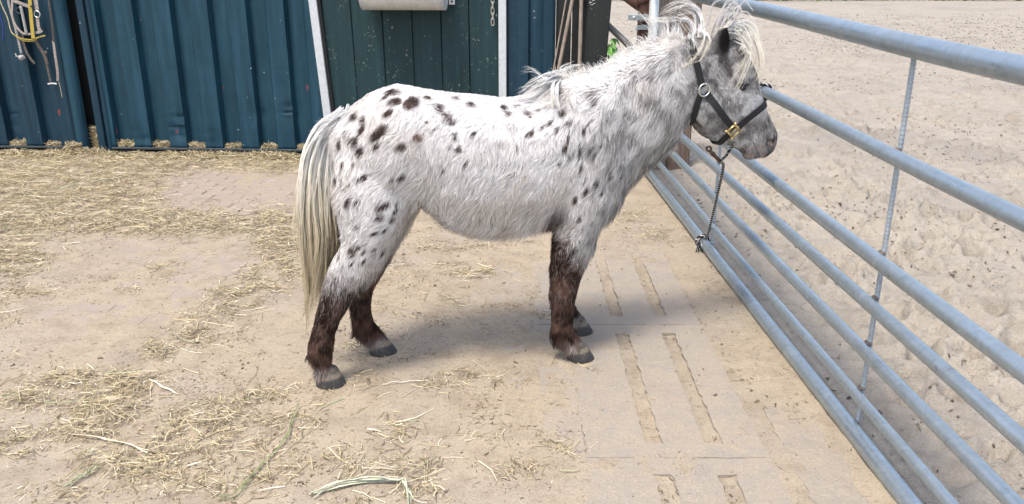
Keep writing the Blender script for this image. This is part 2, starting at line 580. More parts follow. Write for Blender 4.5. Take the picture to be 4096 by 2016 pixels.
def build_ground():
    # yard: up to the gate line; the last column of vertices follows the gate
    xs = np.concatenate([-np.array(grow(4.7, 90, 0.08, 1.35))[::-1], axis([(-4.6, -2.4, 0.03), (-2.4, 1.10, 0.0145)])])
    ys = np.concatenate([-np.array(grow(-1.3, 30, 0.1, 1.5))[::-1], axis([(1.4, 4.6, 0.0145), (4.6, 7.6, 0.026)]), grow(7.6, 120, 0.1, 1.3)])
    X, Y = np.meshgrid(xs, ys)
    t = (X - xs[0]) / (xs[-1] - xs[0])
    X = X + (gate_x(Y) - xs[-1]) * np.clip((X - 0.9) / (xs[-1] - 0.9), 0, 1)
    P = np.column_stack([X.ravel(), Y.ravel()])
    Z = ground_height(P)
    nx, ny = len(xs), len(ys)
    i, j = np.meshgrid(np.arange(nx - 1), np.arange(ny - 1))
    a = (j * nx + i).ravel()
    F = np.column_stack([a, a + 1, a + nx + 1, a + nx])
    edge_z = Z.reshape(ny, nx)[:, -1].copy()
    yard = mk('yard_ground', np.column_stack([P, Z]), F, M_YARD)
    tag(yard, kind='structure', label='sandy yard floor strewn with hay in front of the shed', cat='ground')
    # arena
    xo = np.concatenate([axis([(0, 0.6, 0.02), (0.6, 3.2, 0.026), (3.2, 7.0, 0.045)]), grow(7.0, 110, 0.09, 1.22)])
    yo = np.concatenate([-np.array(grow(-1.3, 30, 0.1, 1.5))[::-1], axis([(1.4, 5.0, 0.024), (5.0, 9.0, 0.04), (9.0, 16, 0.075), (16, 34, 0.16)]), grow(34, 160, 0.4, 1.25)])
    XO, YO = np.meshgrid(xo, yo)
    XX = gate_x(np.minimum(YO, 120)) + XO
    P2 = np.column_stack([XX.ravel(), YO.ravel()])
    Z2 = arena_height(P2)
    nx2, ny2 = len(xo), len(yo)
    Zr = Z2.reshape(ny2, nx2)
    ez = np.interp(yo, ys, edge_z)
    bl = smooth01(xo, 0.0, 0.10)
    flat = 0.25 + 0.75 * smooth01(xo, 0.1, 0.7)
    Zr[:] = ez[:, None] * (1 - bl) + (0.016 + (Zr - 0.010) * flat) * bl
    i, j = np.meshgrid(np.arange(nx2 - 1), np.arange(ny2 - 1))
    a = (j * nx2 + i).ravel()
    F2 = np.column_stack([a, a + 1, a + nx2 + 1, a + nx2])
    ar = mk('sand_arena', np.column_stack([P2, Zr.ravel()]), F2, M_ARENA)
    tag(ar, kind='structure', label='trampled pale sand riding arena beyond the metal gate', cat='sand')
    return yard, ar

yard, arena = build_ground()
ROOT[yard.name] = Matrix.Identity(4)

def build_panels():
    """precast slats: beams joined by cross webs, long slots between"""
    pitch, slot = 0.195, 0.055
    top, bot = 0.0, -0.06
    for (x0, x1) in PANEL_X:
        for (y0, y1) in PANEL_Y:
            mb = MB()
            slots = []
            xs = x1 - 0.132
            while xs - slot > x0 + 0.03:
                slots.append((xs - slot, xs)); xs -= pitch
            slots = sorted(slots)
            cuts = [x0] + [c for s in slots for c in s] + [x1]
            rows = [y0, y0 + 0.085, y1 - 0.09, y1]
            r3 = np.random.default_rng(int((x0 + 9) * 100 + y0 * 10))
            xg, solid = [], []
            for k in range(len(cuts) - 1):
                sub = np.linspace(cuts[k], cuts[k + 1], 5 if k % 2 == 0 else 2)
                for m in range(len(sub) - 1):
                    xg.append((sub[m], sub[m + 1])); solid.append(k % 2 == 0)
            yg = list(np.linspace(rows[0], rows[1], 4)) + list(np.linspace(rows[1], rows[2], 34))[1:] + list(np.linspace(rows[2], rows[3], 4))[1:]
            xv = [xg[0][0]] + [b for _, b in xg]
            nx, ny = len(xv), len(yg)
            VX, VY = np.meshgrid(xv, yg)
            VX = VX + (r3.random(VX.shape) - 0.5) * 0.009
            VY = VY + (r3.random(VY.shape) - 0.5) * 0.006
            P = np.column_stack([VX.ravel(), VY.ravel()])
            Zt = top + 0.004 * (fbm(P, 12, 5, 3) - 0.5)
            Vt = np.column_stack([P, Zt]); Vb = np.column_stack([P, np.full(len(P), bot)])
            V = np.vstack([Vt, Vb]); N = len(P)
            cell = np.zeros((ny - 1, nx - 1), bool)
            for jy in range(ny - 1):
                ym = 0.5 * (yg[jy] + yg[jy + 1])
                web = ym < rows[1] or ym > rows[2]
                for ix in range(nx - 1):
                    cell[jy, ix] = solid[ix] or web
            F = []
            for jy in range(ny - 1):
                for ix in range(nx - 1):
                    if not cell[jy, ix]: continue
                    a = jy * nx + ix
                    F.append((a, a + 1, a + nx + 1, a + nx))
                    def side(p, q): F.append((q, p, p + N, q + N))
                    if jy == 0 or not cell[jy - 1, ix]: side(a, a + 1)
                    if jy == ny - 2 or not cell[jy + 1, ix]: side(a + nx + 1, a + nx)
                    if ix == 0 or not cell[jy, ix - 1]: side(a + nx, a)
                    if ix == nx - 2 or not cell[jy, ix + 1]: side(a + 1, a + nx + 1)
            mk('concrete_slat_panel', V, F, M_CONC, yard, smooth=False)
    # broken apron slab beside the gate
    xs, ys = np.linspace(0.885, 1.075, 12), np.linspace(1.25, 2.62, 60)
    VX, VY = np.meshgrid(xs, ys)
    P = np.column_stack([VX.ravel(), VY.ravel()])
    P += (np.random.default_rng(5).random(P.shape) - 0.5) * 0.012
    V = np.vstack([np.column_stack([P, 0.0005 + 0.007 * (fbm(P, 22, 8, 3) - 0.5)]), np.column_stack([P, np.full(len(P), -0.05)])])
    nx, ny, N = len(xs), len(ys), len(P)
    F = [(j * nx + i, j * nx + i + 1, (j + 1) * nx + i + 1, (j + 1) * nx + i) for j in range(ny - 1) for i in range(nx - 1)]
    ringv = [i for i in range(nx)] + [j * nx + nx - 1 for j in range(1, ny)] + [(ny - 1) * nx + i for i in range(nx - 2, -1, -1)] + [j * nx for j in range(ny - 2, 0, -1)]
    for a, b2 in zip(ringv, ringv[1:] + ringv[:1]):
        F.append((b2, a, a + N, b2 + N))
    mk('broken_apron_slab', V, F, M_CONC, yard, smooth=False)

build_panels()

def build_pavers():
    """dusty pavers in staggered courses, shared mesh data"""
    V, F = box((0, 0, -0.03), XYZ, (0.0975, 0.0475, 0.03), 0.004)
    me = bpy.data.meshes.new('paver')
    me.from_pydata([tuple(v) for v in V], [], [tuple(f) for f in F])
    me.materials.append(M_PAVER)
    r = np.random.default_rng(11)
    ang = -0.06
    ca, sa = math.cos(ang), math.sin(ang)
    cand = []
    for j in range(-20, 30):
        for i in range(-14, 14):
            u = (i + 0.5 * (j % 2)) * 0.2; w = j * 0.1
            x, y = -1.45 + u * ca - w * sa, 4.7 + u * sa + w * ca
            q = project(np.array([[x, y, 0]]))[0] / 1.59
            a = (395 < q[0] < 905 and 425 < q[1] < 560)
            b = (70 < q[0] < 640 and 590 < q[1] < 820)
            if (a or b) and x < -0.5:
                cand.append((0 if a else 1, -q[1], x, y))
    cand.sort()
    for _, _, x, y in cand[:290]:
        o = bpy.data.objects.new('paver', me)
        COL.objects.link(o)
        o.parent = yard
        o.location = (x, y, (r.random() - 0.5) * 0.004)
        o.rotation_euler = ((r.random() - 0.5) * 0.02, (r.random() - 0.5) * 0.02, ang + (r.random() - 0.5) * 0.02)

build_pavers()

# ------------------------------------------------------------------ shed wall
W0 = np.array([-1.73, 6.66, 0.0]); WA = -0.0597
WX = np.array([math.cos(WA), math.sin(WA), 0.0]); WN = np.array([math.sin(WA), -math.cos(WA), 0.0])   # WN faces the yard
WZ = np.array([0, 0, 1.0])

def wa(x, y, off=0.0):
    """wall coordinates (along, height) of a measured point at offset off in front of the wall"""
    p = plane_hit(x, y, W0 + WN * off, WN) - W0
    return float(np.dot(p, WX)), float(p[2])

def wp(a, z, off=0.0):
    return W0 + WX * a + WN * off + WZ * z

M_SHEET = mat_sheet('blue_painted_sheet', (0.0075, 0.040, 0.063))
M_SHEET2 = mat_sheet('dark_blue_sheet', (0.0060, 0.029, 0.048))
M_DARK = simple('black_board_and_void', (0.012, 0.013, 0.013), 0.8, 0, 0.4, 12)
M_DOOR = mat_board('dark_green_board', (0.0060, 0.028, 0.032))
M_POSTDARK = mat_board('dark_post_paint', (0.014, 0.017, 0.016))
M_RAILDARK = simple('dark_rail', (0.045, 0.055, 0.06), 0.6, 0.2, 0.4, 40)
TOPZ = 2.6

def sheet(name, a0, a1, first_right, parent, mat, depth=0.060, period=0.2985, face=0.139, z0=0.055, seed=0, dents=()):
    """trapezoid sheet from a0 to a1; first_right = right edge of one raised face"""
    br = []
    k0 = int(math.floor((a0 - first_right) / period)) - 1
    k1 = int(math.ceil((a1 - first_right) / period)) + 1
    for k in range(k0, k1 + 1):
        r = first_right + k * period
        br += [(r - face, 0.0), (r - face * 0.66, -0.0012), (r - face * 0.33, -0.0012), (r, 0.0), (r + 0.016, -depth), (r + 0.016 + (period - face - 0.046) * 0.5, -depth + 0.003), (r + period - face - 0.030, -depth)]
    xs = [a for a, _ in br]; ds = [d for _, d in br]
    inner = sorted(set([a0, a1] + [a for a in xs if a0 < a < a1]))
    # add intermediate columns for dents
    zs = np.concatenate([np.linspace(z0, 0.5, 22), np.linspace(0.55, TOPZ, 12)])
    cols = []
    for p, q in zip(inner[:-1], inner[1:]):
        n = max(1, int((q - p) / 0.025))
        cols += list(np.linspace(p, q, n + 1)[:-1])
    cols.append(inner[-1])
    A, Z = np.meshgrid(cols, zs)
    D = np.interp(A.ravel(), xs, ds)
    P = np.column_stack([A.ravel(), Z.ravel()])
    D = D + 0.0035 * (fbm(P, 3.0, 60 + seed, 3) - 0.5)
    for (da, dz, rr, dp) in dents:
        d = np.hypot(P[:, 0] - da, (P[:, 1] - dz) * 0.8) / rr
        D = D - dp * np.exp(-d ** 2) * (2.2 * np.abs(fbm(P, 26, 70 + seed, 3) - .5) * 2 + .15)
    V = W0 + A.ravel()[:, None] * WX + Z.ravel()[:, None] * WZ + D[:, None] * WN
    nx, ny = len(cols), len(zs)
    i, j = np.meshgrid(np.arange(nx - 1), np.arange(ny - 1))
    a = (j * nx + i).ravel()
    F = np.column_stack([a, a + 1, a + nx + 1, a + nx])
    o = mk(name, V, F, mat, parent)
    me = o.data
    me.set_sharp_from_angle(angle=math.radians(22))
    m = o.modifiers.new('thickness', 'SOLIDIFY'); m.thickness = 0.0015; m.offset = -1
    return o

def wbox(a0, a1, z0, z1, o0, o1, ch=0.0, lean=0.0):
    """box on the wall, lean = sideways drift per metre downwards"""
    c = wp((a0 + a1) / 2, (z0 + z1) / 2, (o0 + o1) / 2)
    V, F = box(c, (WX, WN, WZ), ((a1 - a0) / 2, (o1 - o0) / 2, (z1 - z0) / 2), ch)
    if lean:
        V = [v + WX * lean * (1.2 - v[2]) for v in V]
    # box axes (WX, WN, WZ) are left handed: flip
    return V, [tuple(reversed(f)) for f in F]

shed = thing('shed_wall', 'dark blue corrugated metal shed wall behind the pony', 'shed', W0, WA)
A_face = wa(522, 0)[0]                       # right edge of the first full raised face
A_jambL = wa(1240, 0)[0]
A_gap0, A_gap1 = wa(292, 200)[0], wa(338, 200)[0]
dents = [(wa(575, 545)[0], 0.17, 0.055, 0.018), (wa(705, 530)[0], 0.18, 0.06, 0.02), (wa(715, 470)[0], 0.30, 0.05, 0.018), (wa(1020, 455)[0], 0.34, 0.05, 0.02), (wa(1160, 450)[0], 0.36, 0.06, 0.02), (wa(860, 590)[0], 0.13, 0.05, 0.015)]
sheet('corrugated_sheet', A_gap1 + 0.10, A_jambL + 0.07, A_face, shed, M_SHEET, seed=1, dents=dents)
sheet('corrugated_sheet', wa(0, 0)[0] - 1.2, A_gap0 - 0.10, wa(110, 248)[0], shed, M_SHEET2, seed=2, dents=[(wa(60, 500)[0], 0.25, 0.1, 0.012)])
# rounded edge profile, dark gap and flat edge profile between the two panels
pr = [wp(A_gap0 - 0.052 + 0.052 * math.cos(t), 0, -0.02 + 0.055 * math.sin(t)) for t in np.linspace(math.pi, 0, 13)]
V, F = [], []
for zz in (-0.02, 0.6, 1.3, TOPZ):
    V += [p + WZ * zz for p in pr]
for r_ in range(3):
    for k in range(12):
        a = r_ * 13 + k
        F.append((a, a + 13, a + 14, a + 1))
mk('edge_profile', V, F, M_SHEET, shed)
mb = MB()
mb.add(*wbox(A_gap1, A_gap1 + 0.058, -0.02, TOPZ, -0.05, 0.022, 0.004))
mb.build('edge_profile', M_SHEET2, shed, smooth=False)
mb = MB().add(*wbox(A_gap1 + 0.066, A_gap1 + 0.098, 0.03, TOPZ, -0.06, 0.004, 0.003))
mb.build('edge_profile', M_SHEET2, shed, smooth=False)
MB().add(*wbox(A_gap0 - 0.30, A_gap1 + 0.05, -0.02, TOPZ, -0.16, -0.14)).build('gap_shade_sheet', M_DARK, shed, smooth=False)  # black sheet added close behind the gap, stands for the shaded shed interior
MB().add(*wbox(A_gap0 - 1.9, A_gap0 - 0.11, 0.040, 0.056, -0.055, 0.010, 0.002)).build('bottom_rail', M_RAILDARK, shed, smooth=False)
MB().add(*wbox(A_gap1 + 0.10, A_jambL + 0.07, 0.040, 0.056, -0.055, 0.010, 0.002)).build('bottom_rail', M_RAILDARK, shed, smooth=False)
MB().add(*wbox(A_gap0 - 1.9, A_jambL + 0.07, -0.06, 0.038, -0.12, -0.09)).build('dark_void_strip', M_DARK, shed, smooth=False)  # black strip added behind the rails, its colour gives the dark void below

# right hand bay: sheet, black boarding
A_jR0, A_jR1 = wa(1995, 100)[0], wa(2026, 100)[0]
A_bb = wa(2222, 100)[0]
sheet('corrugated_sheet', A_jR1 + 0.01, A_bb, A_jR1 + 0.165, shed, M_SHEET2, depth=0.03, period=0.27, face=0.15, seed=3)
a = A_bb
A_dp = wa(2352, 60)[0]
bw = (A_dp - A_bb) / 2
for k in range(2):
    MB().add(*wbox(A_bb + k * bw + 0.003, A_bb + (k + 1) * bw - 0.003, -0.05, TOPZ, -0.055, -0.022, 0.004)).build('board', M_DARK, shed, smooth=False)

# galvanised jambs
tj = thing('galvanised_post', 'leaning galvanised steel strip to the left of the green door', 'post', wp(A_jambL, 0, 0.03), WA, 'galvanised door jambs')
aL0, aL1 = wa(1238, 0)[0], wa(1270, 0)[0]
MB().add(*wbox(aL0, aL1, -0.03, TOPZ, -0.03, 0.035, 0.003, 0.058)).build('jamb_face', M_GALV_WALL, tj, smooth=False)
MB().add(*wbox(aL1 + 0.001, aL1 + 0.022, -0.03, TOPZ, -0.05, 0.012, 0.002, 0.058)).build('jamb_return', M_DARK, tj, smooth=False)
tj = thing('galvanised_post', 'upright galvanised steel strip between the green door and the black boarding', 'post', wp(A_jR0, 0, 0.03), WA, 'galvanised door jambs')
MB().add(*wbox(A_jR0, A_jR1, -0.03, TOPZ, -0.03, 0.035, 0.003)).build('jamb_face', M_GALV_WALL, tj, smooth=False)
MB().add(*wbox(A_jR1 + 0.001, A_jR1 + 0.009, -0.03, TOPZ, -0.05, 0.008, 0.002)).build('jamb_return', M_DARK, tj, smooth=False)

# stable door of tongued boards
door = thing('stable_door', 'dark green boarded stable door flecked with pale paint spots', 'door', wp((aL1 + A_jR0) / 2, 0, 0), WA)
seams = [aL1 + 0.024] + [wa(x, 0)[0] for x in (1398, 1522, 1643, 1760, 1874)] + [A_jR0 - 0.003]
for k in range(6):
    MB().add(*wbox(seams[k] + 0.003, seams[k + 1] - 0.003, 0.02, TOPZ, -0.040, -0.012 + 0.002 * (k % 2), 0.004, 0.022 * (1 - k / 4) if k < 4 else 0)).build('door_board', M_DOOR, door, smooth=False)
MB().add(*wbox(seams[0] - 0.03, seams[-1] - 0.001, -0.04, TOPZ, -0.085, -0.062)).build('door_backing', M_DARK, door, smooth=False)

# feed trough
def build_trough():
    off = 0.25
    M_TR = mat_galv('trough_metal', (0.60, 0.61, 0.60), 0.3, 0.5, 0.25)
    a0, a1 = wa(1440, 34, off)[0], wa(1776, 34, off)[0]
    zb = wa(1600, 40, off * 0.75)[1]
    t = thing('feed_trough', 'galvanised half-round feed trough hung on the green door', 'trough', wp((a0 + a1) / 2, zb, 0.15), WA)
    prof = [(0.02, 0.34)] + [(0.15 + 0.15 * math.cos(u), 0.15 + 0.15 * math.sin(u)) for u in np.linspace(math.pi, 1.5 * math.pi, 8)] + [(0.15 + 0.15 * math.cos(u), 0.15 + 0.15 * math.sin(u)) for u in np.linspace(1.5 * math.pi, 1.93 * math.pi, 8)][1:] + [(0.305, 0.30)]
    V, F = [], []
    n = len(prof)
    for aa in np.linspace(a0, a1, 9):
        V += [wp(aa, zb + z, o) for o, z in prof]
    for i in range(8):
        for k in range(n - 1):
            F.append((i * n + k, i * n + k + 1, (i + 1) * n + k + 1, (i + 1) * n + k))
    o = mk('trough_shell', V, F, M_TR, t)
    m = o.modifiers.new('thickness', 'SOLIDIFY'); m.thickness = 0.003
    for aa in (a0 + 0.004, a1 - 0.004):
        Vc = [wp(aa + s * 0.002, zb + z * 0.99, oo) for s in (-1, 1) for oo, z in prof]
        mb = MB().add(Vc, [tuple(range(n)), tuple(range(2 * n - 1, n - 1, -1))] + [(k + 1, k, n + k, n + k + 1) for k in range(n - 1)])
        mb.build('end_plate', M_TR, t, smooth=False)
    br = MB().add(*wbox(a1 + 0.004, a1 + 0.05, zb + 0.03, zb + 0.34, 0.004, 0.010, 0.002))
    b = br.build('bracket', M_TR, t, smooth=False)
    MB().add(*tube([wp(a1 + 0.03, zb + 0.055, 0.008), wp(a1 + 0.03, zb + 0.055, 0.022)], 0.008, 6)).build('bolt', M_RAILDARK, b)
build_trough()

# chain
def build_chain():
    m = simple('chain_steel', (0.42, 0.40, 0.34), 0.5, 0.5, 0.3, 60)
    x0, _ = wa(1970, 0, 0.02)
    zt = 1.45; zb = wa(1972, 102, 0.02)[1]
    t = thing('hanging_chain', 'short steel link chain hanging beside the green door', 'chain', wp(x0, zb, 0.02), WA)
    L = 0.052; pitch = 0.040; z = zb + L / 2; k = 0
    while z < zt:
        pts = []
        for u in np.linspace(0, 2 * math.pi, 17):
            cx, cz = 0.011 * math.cos(u), (L / 2 - 0.011) * (1 if math.sin(u) > 0 else -1) + 0.011 * math.sin(u)
            d = WX if k % 2 == 0 else (WX * 0.35 + WN * 0.94)
            pts.append(wp(x0 + 0.002 * (z - zb), z + cz, 0.022) + d * cx)
        MB().add(*tube(pts, 0.0035, 6, False)).build('chain_link', m, t)
        z += pitch; k += 1
build_chain()

# handles leaning against the boarding
M_STICK = mat_wood('weathered_handle', (0.26, 0.21, 0.17), (0.42, 0.36, 0.30), (40, 40, 2))
def stick(label, p0, p1, off0, off1, r):
    a0, z0 = wa(*p0, off0); a1, z1 = wa(*p1, off1)
    d = np.array([a1 - a0, z1 - z0]); d /= np.linalg.norm(d)
    top, bot = wp(a0 - d[0] * 0.7, z0 - d[1] * 0.7, off0 - 0.02), None
    k = (z1 - 0.03) / -d[1]
    bot = wp(a1 + d[0] * k, 0.03, off1 + 0.10)
    t = thing('tool_handle', label, 'handle', bot, 0, 'wooden tool handles by the shed')
    pts = catmull([top, (top + bot) / 2 + WX * 0.004, bot], 14)
    MB().add(*tube(pts, r, 9)).build('shaft', M_STICK, t)
    MB().add(*tube([bot + (pts[-2] - bot) * 0.9, bot - WZ * 0.02], r * 1.25, 9)).build('ferrule', M_RAILDARK, t)
stick('weathered wooden handle leaning at a slant against the black boarding', (2287, 0), (2236, 255), 0.03, 0.06, 0.0135)
stick('weathered wooden handle standing upright next to the dark corner post', (2323, 0), (2316, 245), 0.05, 0.07, 0.0145)
stick('thin dark handle leaning beside the slanted wooden handle', (2262, 0), (2216, 255), 0.03, 0.04, 0.006)

# dark corner post
a0, a1 = wa(2350, 0, 0.06)[0], wa(2446, 0, 0.06)[0]
cp = thing('corner_post', 'thick dark timber corner post flecked with pale paint', 'post', wp((a0 + a1) / 2, 0, 0.06), WA)
MB().add(*wbox(a0, a1, -0.05, TOPZ, -0.08, 0.06, 0.006, -0.05)).build('post_shaft', M_POSTDARK, cp, smooth=False)
mw = simple('chalk_paint', (0.62, 0.62, 0.60), 0.8, 0, 0.2, 50)
az, zz = wa(2362, 10, 0.063)
for (dx, dz, w, h) in ((0.0, 0.0, 0.012, 0.003), (0.012, 0.014, 0.018, 0.003), (0.002, -0.016, 0.020, 0.003), (-0.006, 0.0, 0.0025, 0.022), (0.02, -0.006, 0.014, 0.0025)):
    MB().add(*wbox(az + dx, az + dx + w, zz + dz - h / 2, zz + dz + h / 2, 0.0605, 0.0625, 0, -0.05)).build('chalk_mark', mw, cp, smooth=False)

# ------------------------------------------------------------------ gate and its posts
def build_gate():
    g = thing('field_gate', 'long galvanised seven-bar field gate standing along the sand arena', 'gate', gate_pt(5.9, 0), 0)
    far, near = 6.02, 0.45
    def rail(zs, r, label=None):
        P = np.array([gate_pt(y, z) for y, z in zs])
        o = MB().add(*tube(catmull(P, 60), r, 20)).build('rail', M_GALV, g)
        if label: o['label'] = label
    rail([(far, 1.318), (4.66, 1.306), (3.58, 1.293), (2.49, 1.272), (1.9, 1.266), (near, 1.262)], 0.0325, 'thick top rail')
    rail([(far, 0.985), (3.48, 0.966), (2.44, 0.951), (1.8, 0.947), (near, 0.944)], 0.0235)
    rail([(far, 0.655), (3.7, 0.634), (2.49, 0.624), (near, 0.624)], 0.0235)
    rail([(far, 0.495), (4.97, 0.485), (2.96, 0.476), (near, 0.470)], 0.0215)
    rail([(far, 0.348), (5.17, 0.335), (3.36, 0.320), (near, 0.317)], 0.0210)
    rail([(far, 0.190), (3.57, 0.160), (near, 0.153)], 0.0180)
    rail([(far, 0.045), (5.0, 0.036), (3.53, 0.029), (near, 0.026)], 0.0285, 'thick bottom rail resting on the sand')
    m = mat_galv('rebar_steel', (0.36, 0.40, 0.43), 0.5, 0.55, 0.4)
    mr = simple('weld_rust', (0.11, 0.085, 0.07), 0.9, 0, 0.5, 80, 0.4)
    for (Y, label) in ((2.452, None), (4.30, None)):
        z = np.arange(0.03, 1.275, 0.0045)
        P = np.array([gate_pt(Y, zz) for zz in z]) + GN * 0.028
        rr = 0.0078 + 0.0016 * (np.arange(len(z)) % 3 == 0)
        o = MB().add(*tube(P, rr, 8)).build('rebar_upright', m, g)
        for zb in (0.026, 0.156, 0.318, 0.474, 0.626, 0.950):
            c = gate_pt(Y, zb + 0.016) + GN * 0.022
            b = bmesh.new(); bmesh.ops.create_icosphere(b, subdivisions=2, radius=0.011)
            V = [np.array(v.co) * (1, 1.4, 0.7) * (1 + 0.4 * (random.random() - 0.5)) + c for v in b.verts]
            F = [[v.index for v in f.verts] for f in b.faces]; b.free()
            mk('weld', V, F, mr, o)
    p = gate_pt(far + 0.03, 0)
    MB().add(*tube([p + WZ * 0.02, p + WZ * 1.9], 0.030, 18)).build('end_pipe', mat_galv('pale_pipe', (0.55, 0.60, 0.60), 0.3, 0.5, 0.2), g)
    return g
gate = build_gate()

M_RUST = simple('rusty_steel', (0.085, 0.042, 0.030), 0.85, 0.1, 0.5, 25, 0.4)
M_PIPE = simple('dull_pipe', (0.15, 0.15, 0.14), 0.6, 0.4, 0.3, 20)
M_OLDWOOD = mat_wood('old_sleeper', (0.13, 0.11, 0.098), (0.24, 0.21, 0.185), (22, 22, 2.0))
M_OLDWOOD2 = mat_wood('old_sleeper_brown', (0.145, 0.105, 0.082), (0.24, 0.18, 0.14), (22, 22, 2.0))

pb = G(2700, 697)
def at_depth(x, y, Y):
    v = ray(x, y); return EYE + v * (Y / v[1])
# heavy timber gate post of two sleepers
tp = thing('timber_post', 'thick weathered timber gate post of two sleepers behind the pony neck', 'post', (pb[0], pb[1], 0), 0.1)
xl, xm, xr = at_depth(2612, 300, 6.2)[0], at_depth(2690, 300, 6.2)[0], at_depth(2778, 300, 6.2)[0]
for k, (x0, x1, mt, dy) in enumerate(((xl, xm - 0.004, M_OLDWOOD, 0.012), (xm, xr, M_OLDWOOD2, 0.0))):
    V, F = box(((x0 + x1) / 2, 6.24 + dy, 0.95), XYZ, ((x1 - x0) / 2, 0.10, 1.0), 0.012)
    V = [np.array(v) + np.array([0.012 * (v[2] - 0.5), 0, 0]) for v in V]
    MB().add(V, F).build('sleeper', mt, tp, smooth=False)

# rusty hinge post with its plates and the dull diagonal pipe of the next gate
rp = at_depth(2570, 120, 6.35)
hp = thing('hinge_post', 'rusty steel hinge post with bolted plates beside the timber post', 'post', (rp[0], rp[1], 0), 0)
V, F = box((rp[0], rp[1], 0.95), XYZ, (0.036, 0.036, 1.0), 0.004); MB().add(V, F).build('post_shaft', M_RUST, hp, smooth=False)
p0, p1 = at_depth(2513, 70, 6.29), at_depth(2596, 70, 6.29)
V, F = box((p0 + p1) / 2, XYZ, ((p1[0] - p0[0]) / 2, 0.006, 0.020), 0.002)
pl = MB().add(V, F).build('hinge_plate', M_GALV, hp, smooth=False)
c = at_depth(2536, 69, 6.28)
MB().add(*tube([c + np.array([0, 0.004, 0]), c - np.array([0, 0.008, 0])], 0.010, 8)).build('bolt', simple('zinc_bolt', (0.7, 0.7, 0.68), 0.35, 0.5, 0.1), pl)
q = [at_depth(*p, 6.29) for p in ((2541, 119), (2552, 101), (2592, 99), (2592, 119))]
V = [v + np.array([0, s, 0]) for s in (0, 0.012) for v in q]
MB().add(V, [(0, 1, 2, 3), (7, 6, 5, 4), (0, 4, 5, 1), (1, 5, 6, 2), (2, 6, 7, 3), (3, 7, 4, 0)]).build('catch_wedge', M_GALV, hp, smooth=False)
V, F = tube([at_depth(2590, 0, 6.33), at_depth(2551, 4, 6.33)], 0.03, 12); MB().add(V, F).build('collar', M_RUST, hp)

br = thing('brace_pipe', 'dull grey pipe sloping down between the corner post and the timber post', 'pipe', at_depth(2560, 232, 6.45), 0)
MB().add(*tube([at_depth(2380, 52, 6.7), at_depth(2640, 300, 6.45)], 0.025, 14)).build('pipe_tube', M_PIPE, br)
br2 = thing('brace_pipe', 'rusty steel strut sloping down to the hinge post top', 'pipe', at_depth(2556, 45, 6.4), 0)
MB().add(*tube([at_depth(2420, -75, 6.6), at_depth(2560, 28, 6.38)], 0.034, 14)).build('pipe_tube', M_RUST, br2)

# ------------------------------------------------------------------ nettle at the corner post
def build_nettle():
    base = at_depth(2425, 300, 6.62)
    base[2] = 0.0
    t = thing('nettle_plant', 'small green nettle growing beside the dark corner post', 'plant', base, 0)
    m = simple('nettle_leaf', (0.11, 0.28, 0.045), 0.55, 0, 0.35, 40)
    ms = simple('nettle_stem', (0.10, 0.14, 0.05), 0.7, 0, 0.2, 40)
    r = np.random.default_rng(4)
    for s, (dx, hgt) in enumerate(((0.02, 0.93), (-0.01, 0.80), (0.05, 0.72))):
        top = base + np.array([dx + 0.01, -0.02 * s, hgt])
        P = catmull([base + np.array([dx * 0.3, 0, 0]), (base + top) / 2 + np.array([0.015, 0, 0]), top], 16)
        MB().add(*tube(P, np.linspace(0.004, 0.0018, 16), 6)).build('stem', ms, t)
        for k in range(2, 16):
            for sg in (-1, 1):
                c = P[k]
                an = r.random() * 6.28
                d = np.array([math.cos(an), math.sin(an), 0])
                L = (0.085 + 0.06 * r.random()) * (1.1 - 0.45 * k / 16)
                w = L * 0.55
                V, F = [], []
                n = 6
                for i in range(n + 1):
                    u = i / n
                    c2 = c + d * L * (0.15 + u * 0.75) + np.array([0, 0, 0.02 * u - 0.075 * u * u * (L / 0.08)])
                    hw = w * math.sin(math.pi * min(0.999, 0.08 + u * 0.92)) ** 0.8 * (1.0 + 0.12 * (i % 2)) * 0.5
                    sd_ = np.cross(d, [0, 0, 1])
                    V += [c2 - sd_ * hw, c2 + np.array([0, 0, -0.004]), c2 + sd_ * hw]
                for i in range(n):
                    a = i * 3
                    F += [(a, a + 1, a + 4, a + 3), (a + 1, a + 2, a + 5, a + 4)]
                mk('leaf', V, F, m, t)
    # drooping top leaves
    for (x0, y0, x1, y1, w) in ((2437, 176, 2440, 228, .020), (2450, 190, 2465, 248, .021), (2446, 172, 2462, 198, .014), (2443, 220, 2446, 252, .017), (2428, 182, 2424, 224, .016), (2441, 160, 2446, 172, .008), (2456, 236, 2450, 268, .016)):
        A, B = at_depth(x0, y0, 6.50), at_depth(x1, y1, 6.46)
        V, F = [], []
        d = B - A
        sd_ = np.cross(d, [0, 1.0, 0]); sd_ /= np.linalg.norm(sd_)
        for i in range(9):
            u = i / 8
            c2 = A + d * u + np.array([0, -.012 * math.sin(math.pi * u), .004 * math.sin(math.pi * u)])
            hw = w * math.sin(math.pi * min(.995, .06 + .94 * u)) ** .75 * (1 + .14 * (i % 2)) * .9
            V += [c2 - sd_ * hw, c2 + np.array([0, .006, 0]), c2 + sd_ * hw]
        for i in range(8):
            a = i * 3
            F += [(a, a + 1, a + 4, a + 3), (a + 1, a + 2, a + 5, a + 4)]
        mk('leaf', V, F, m, t)
build_nettle()

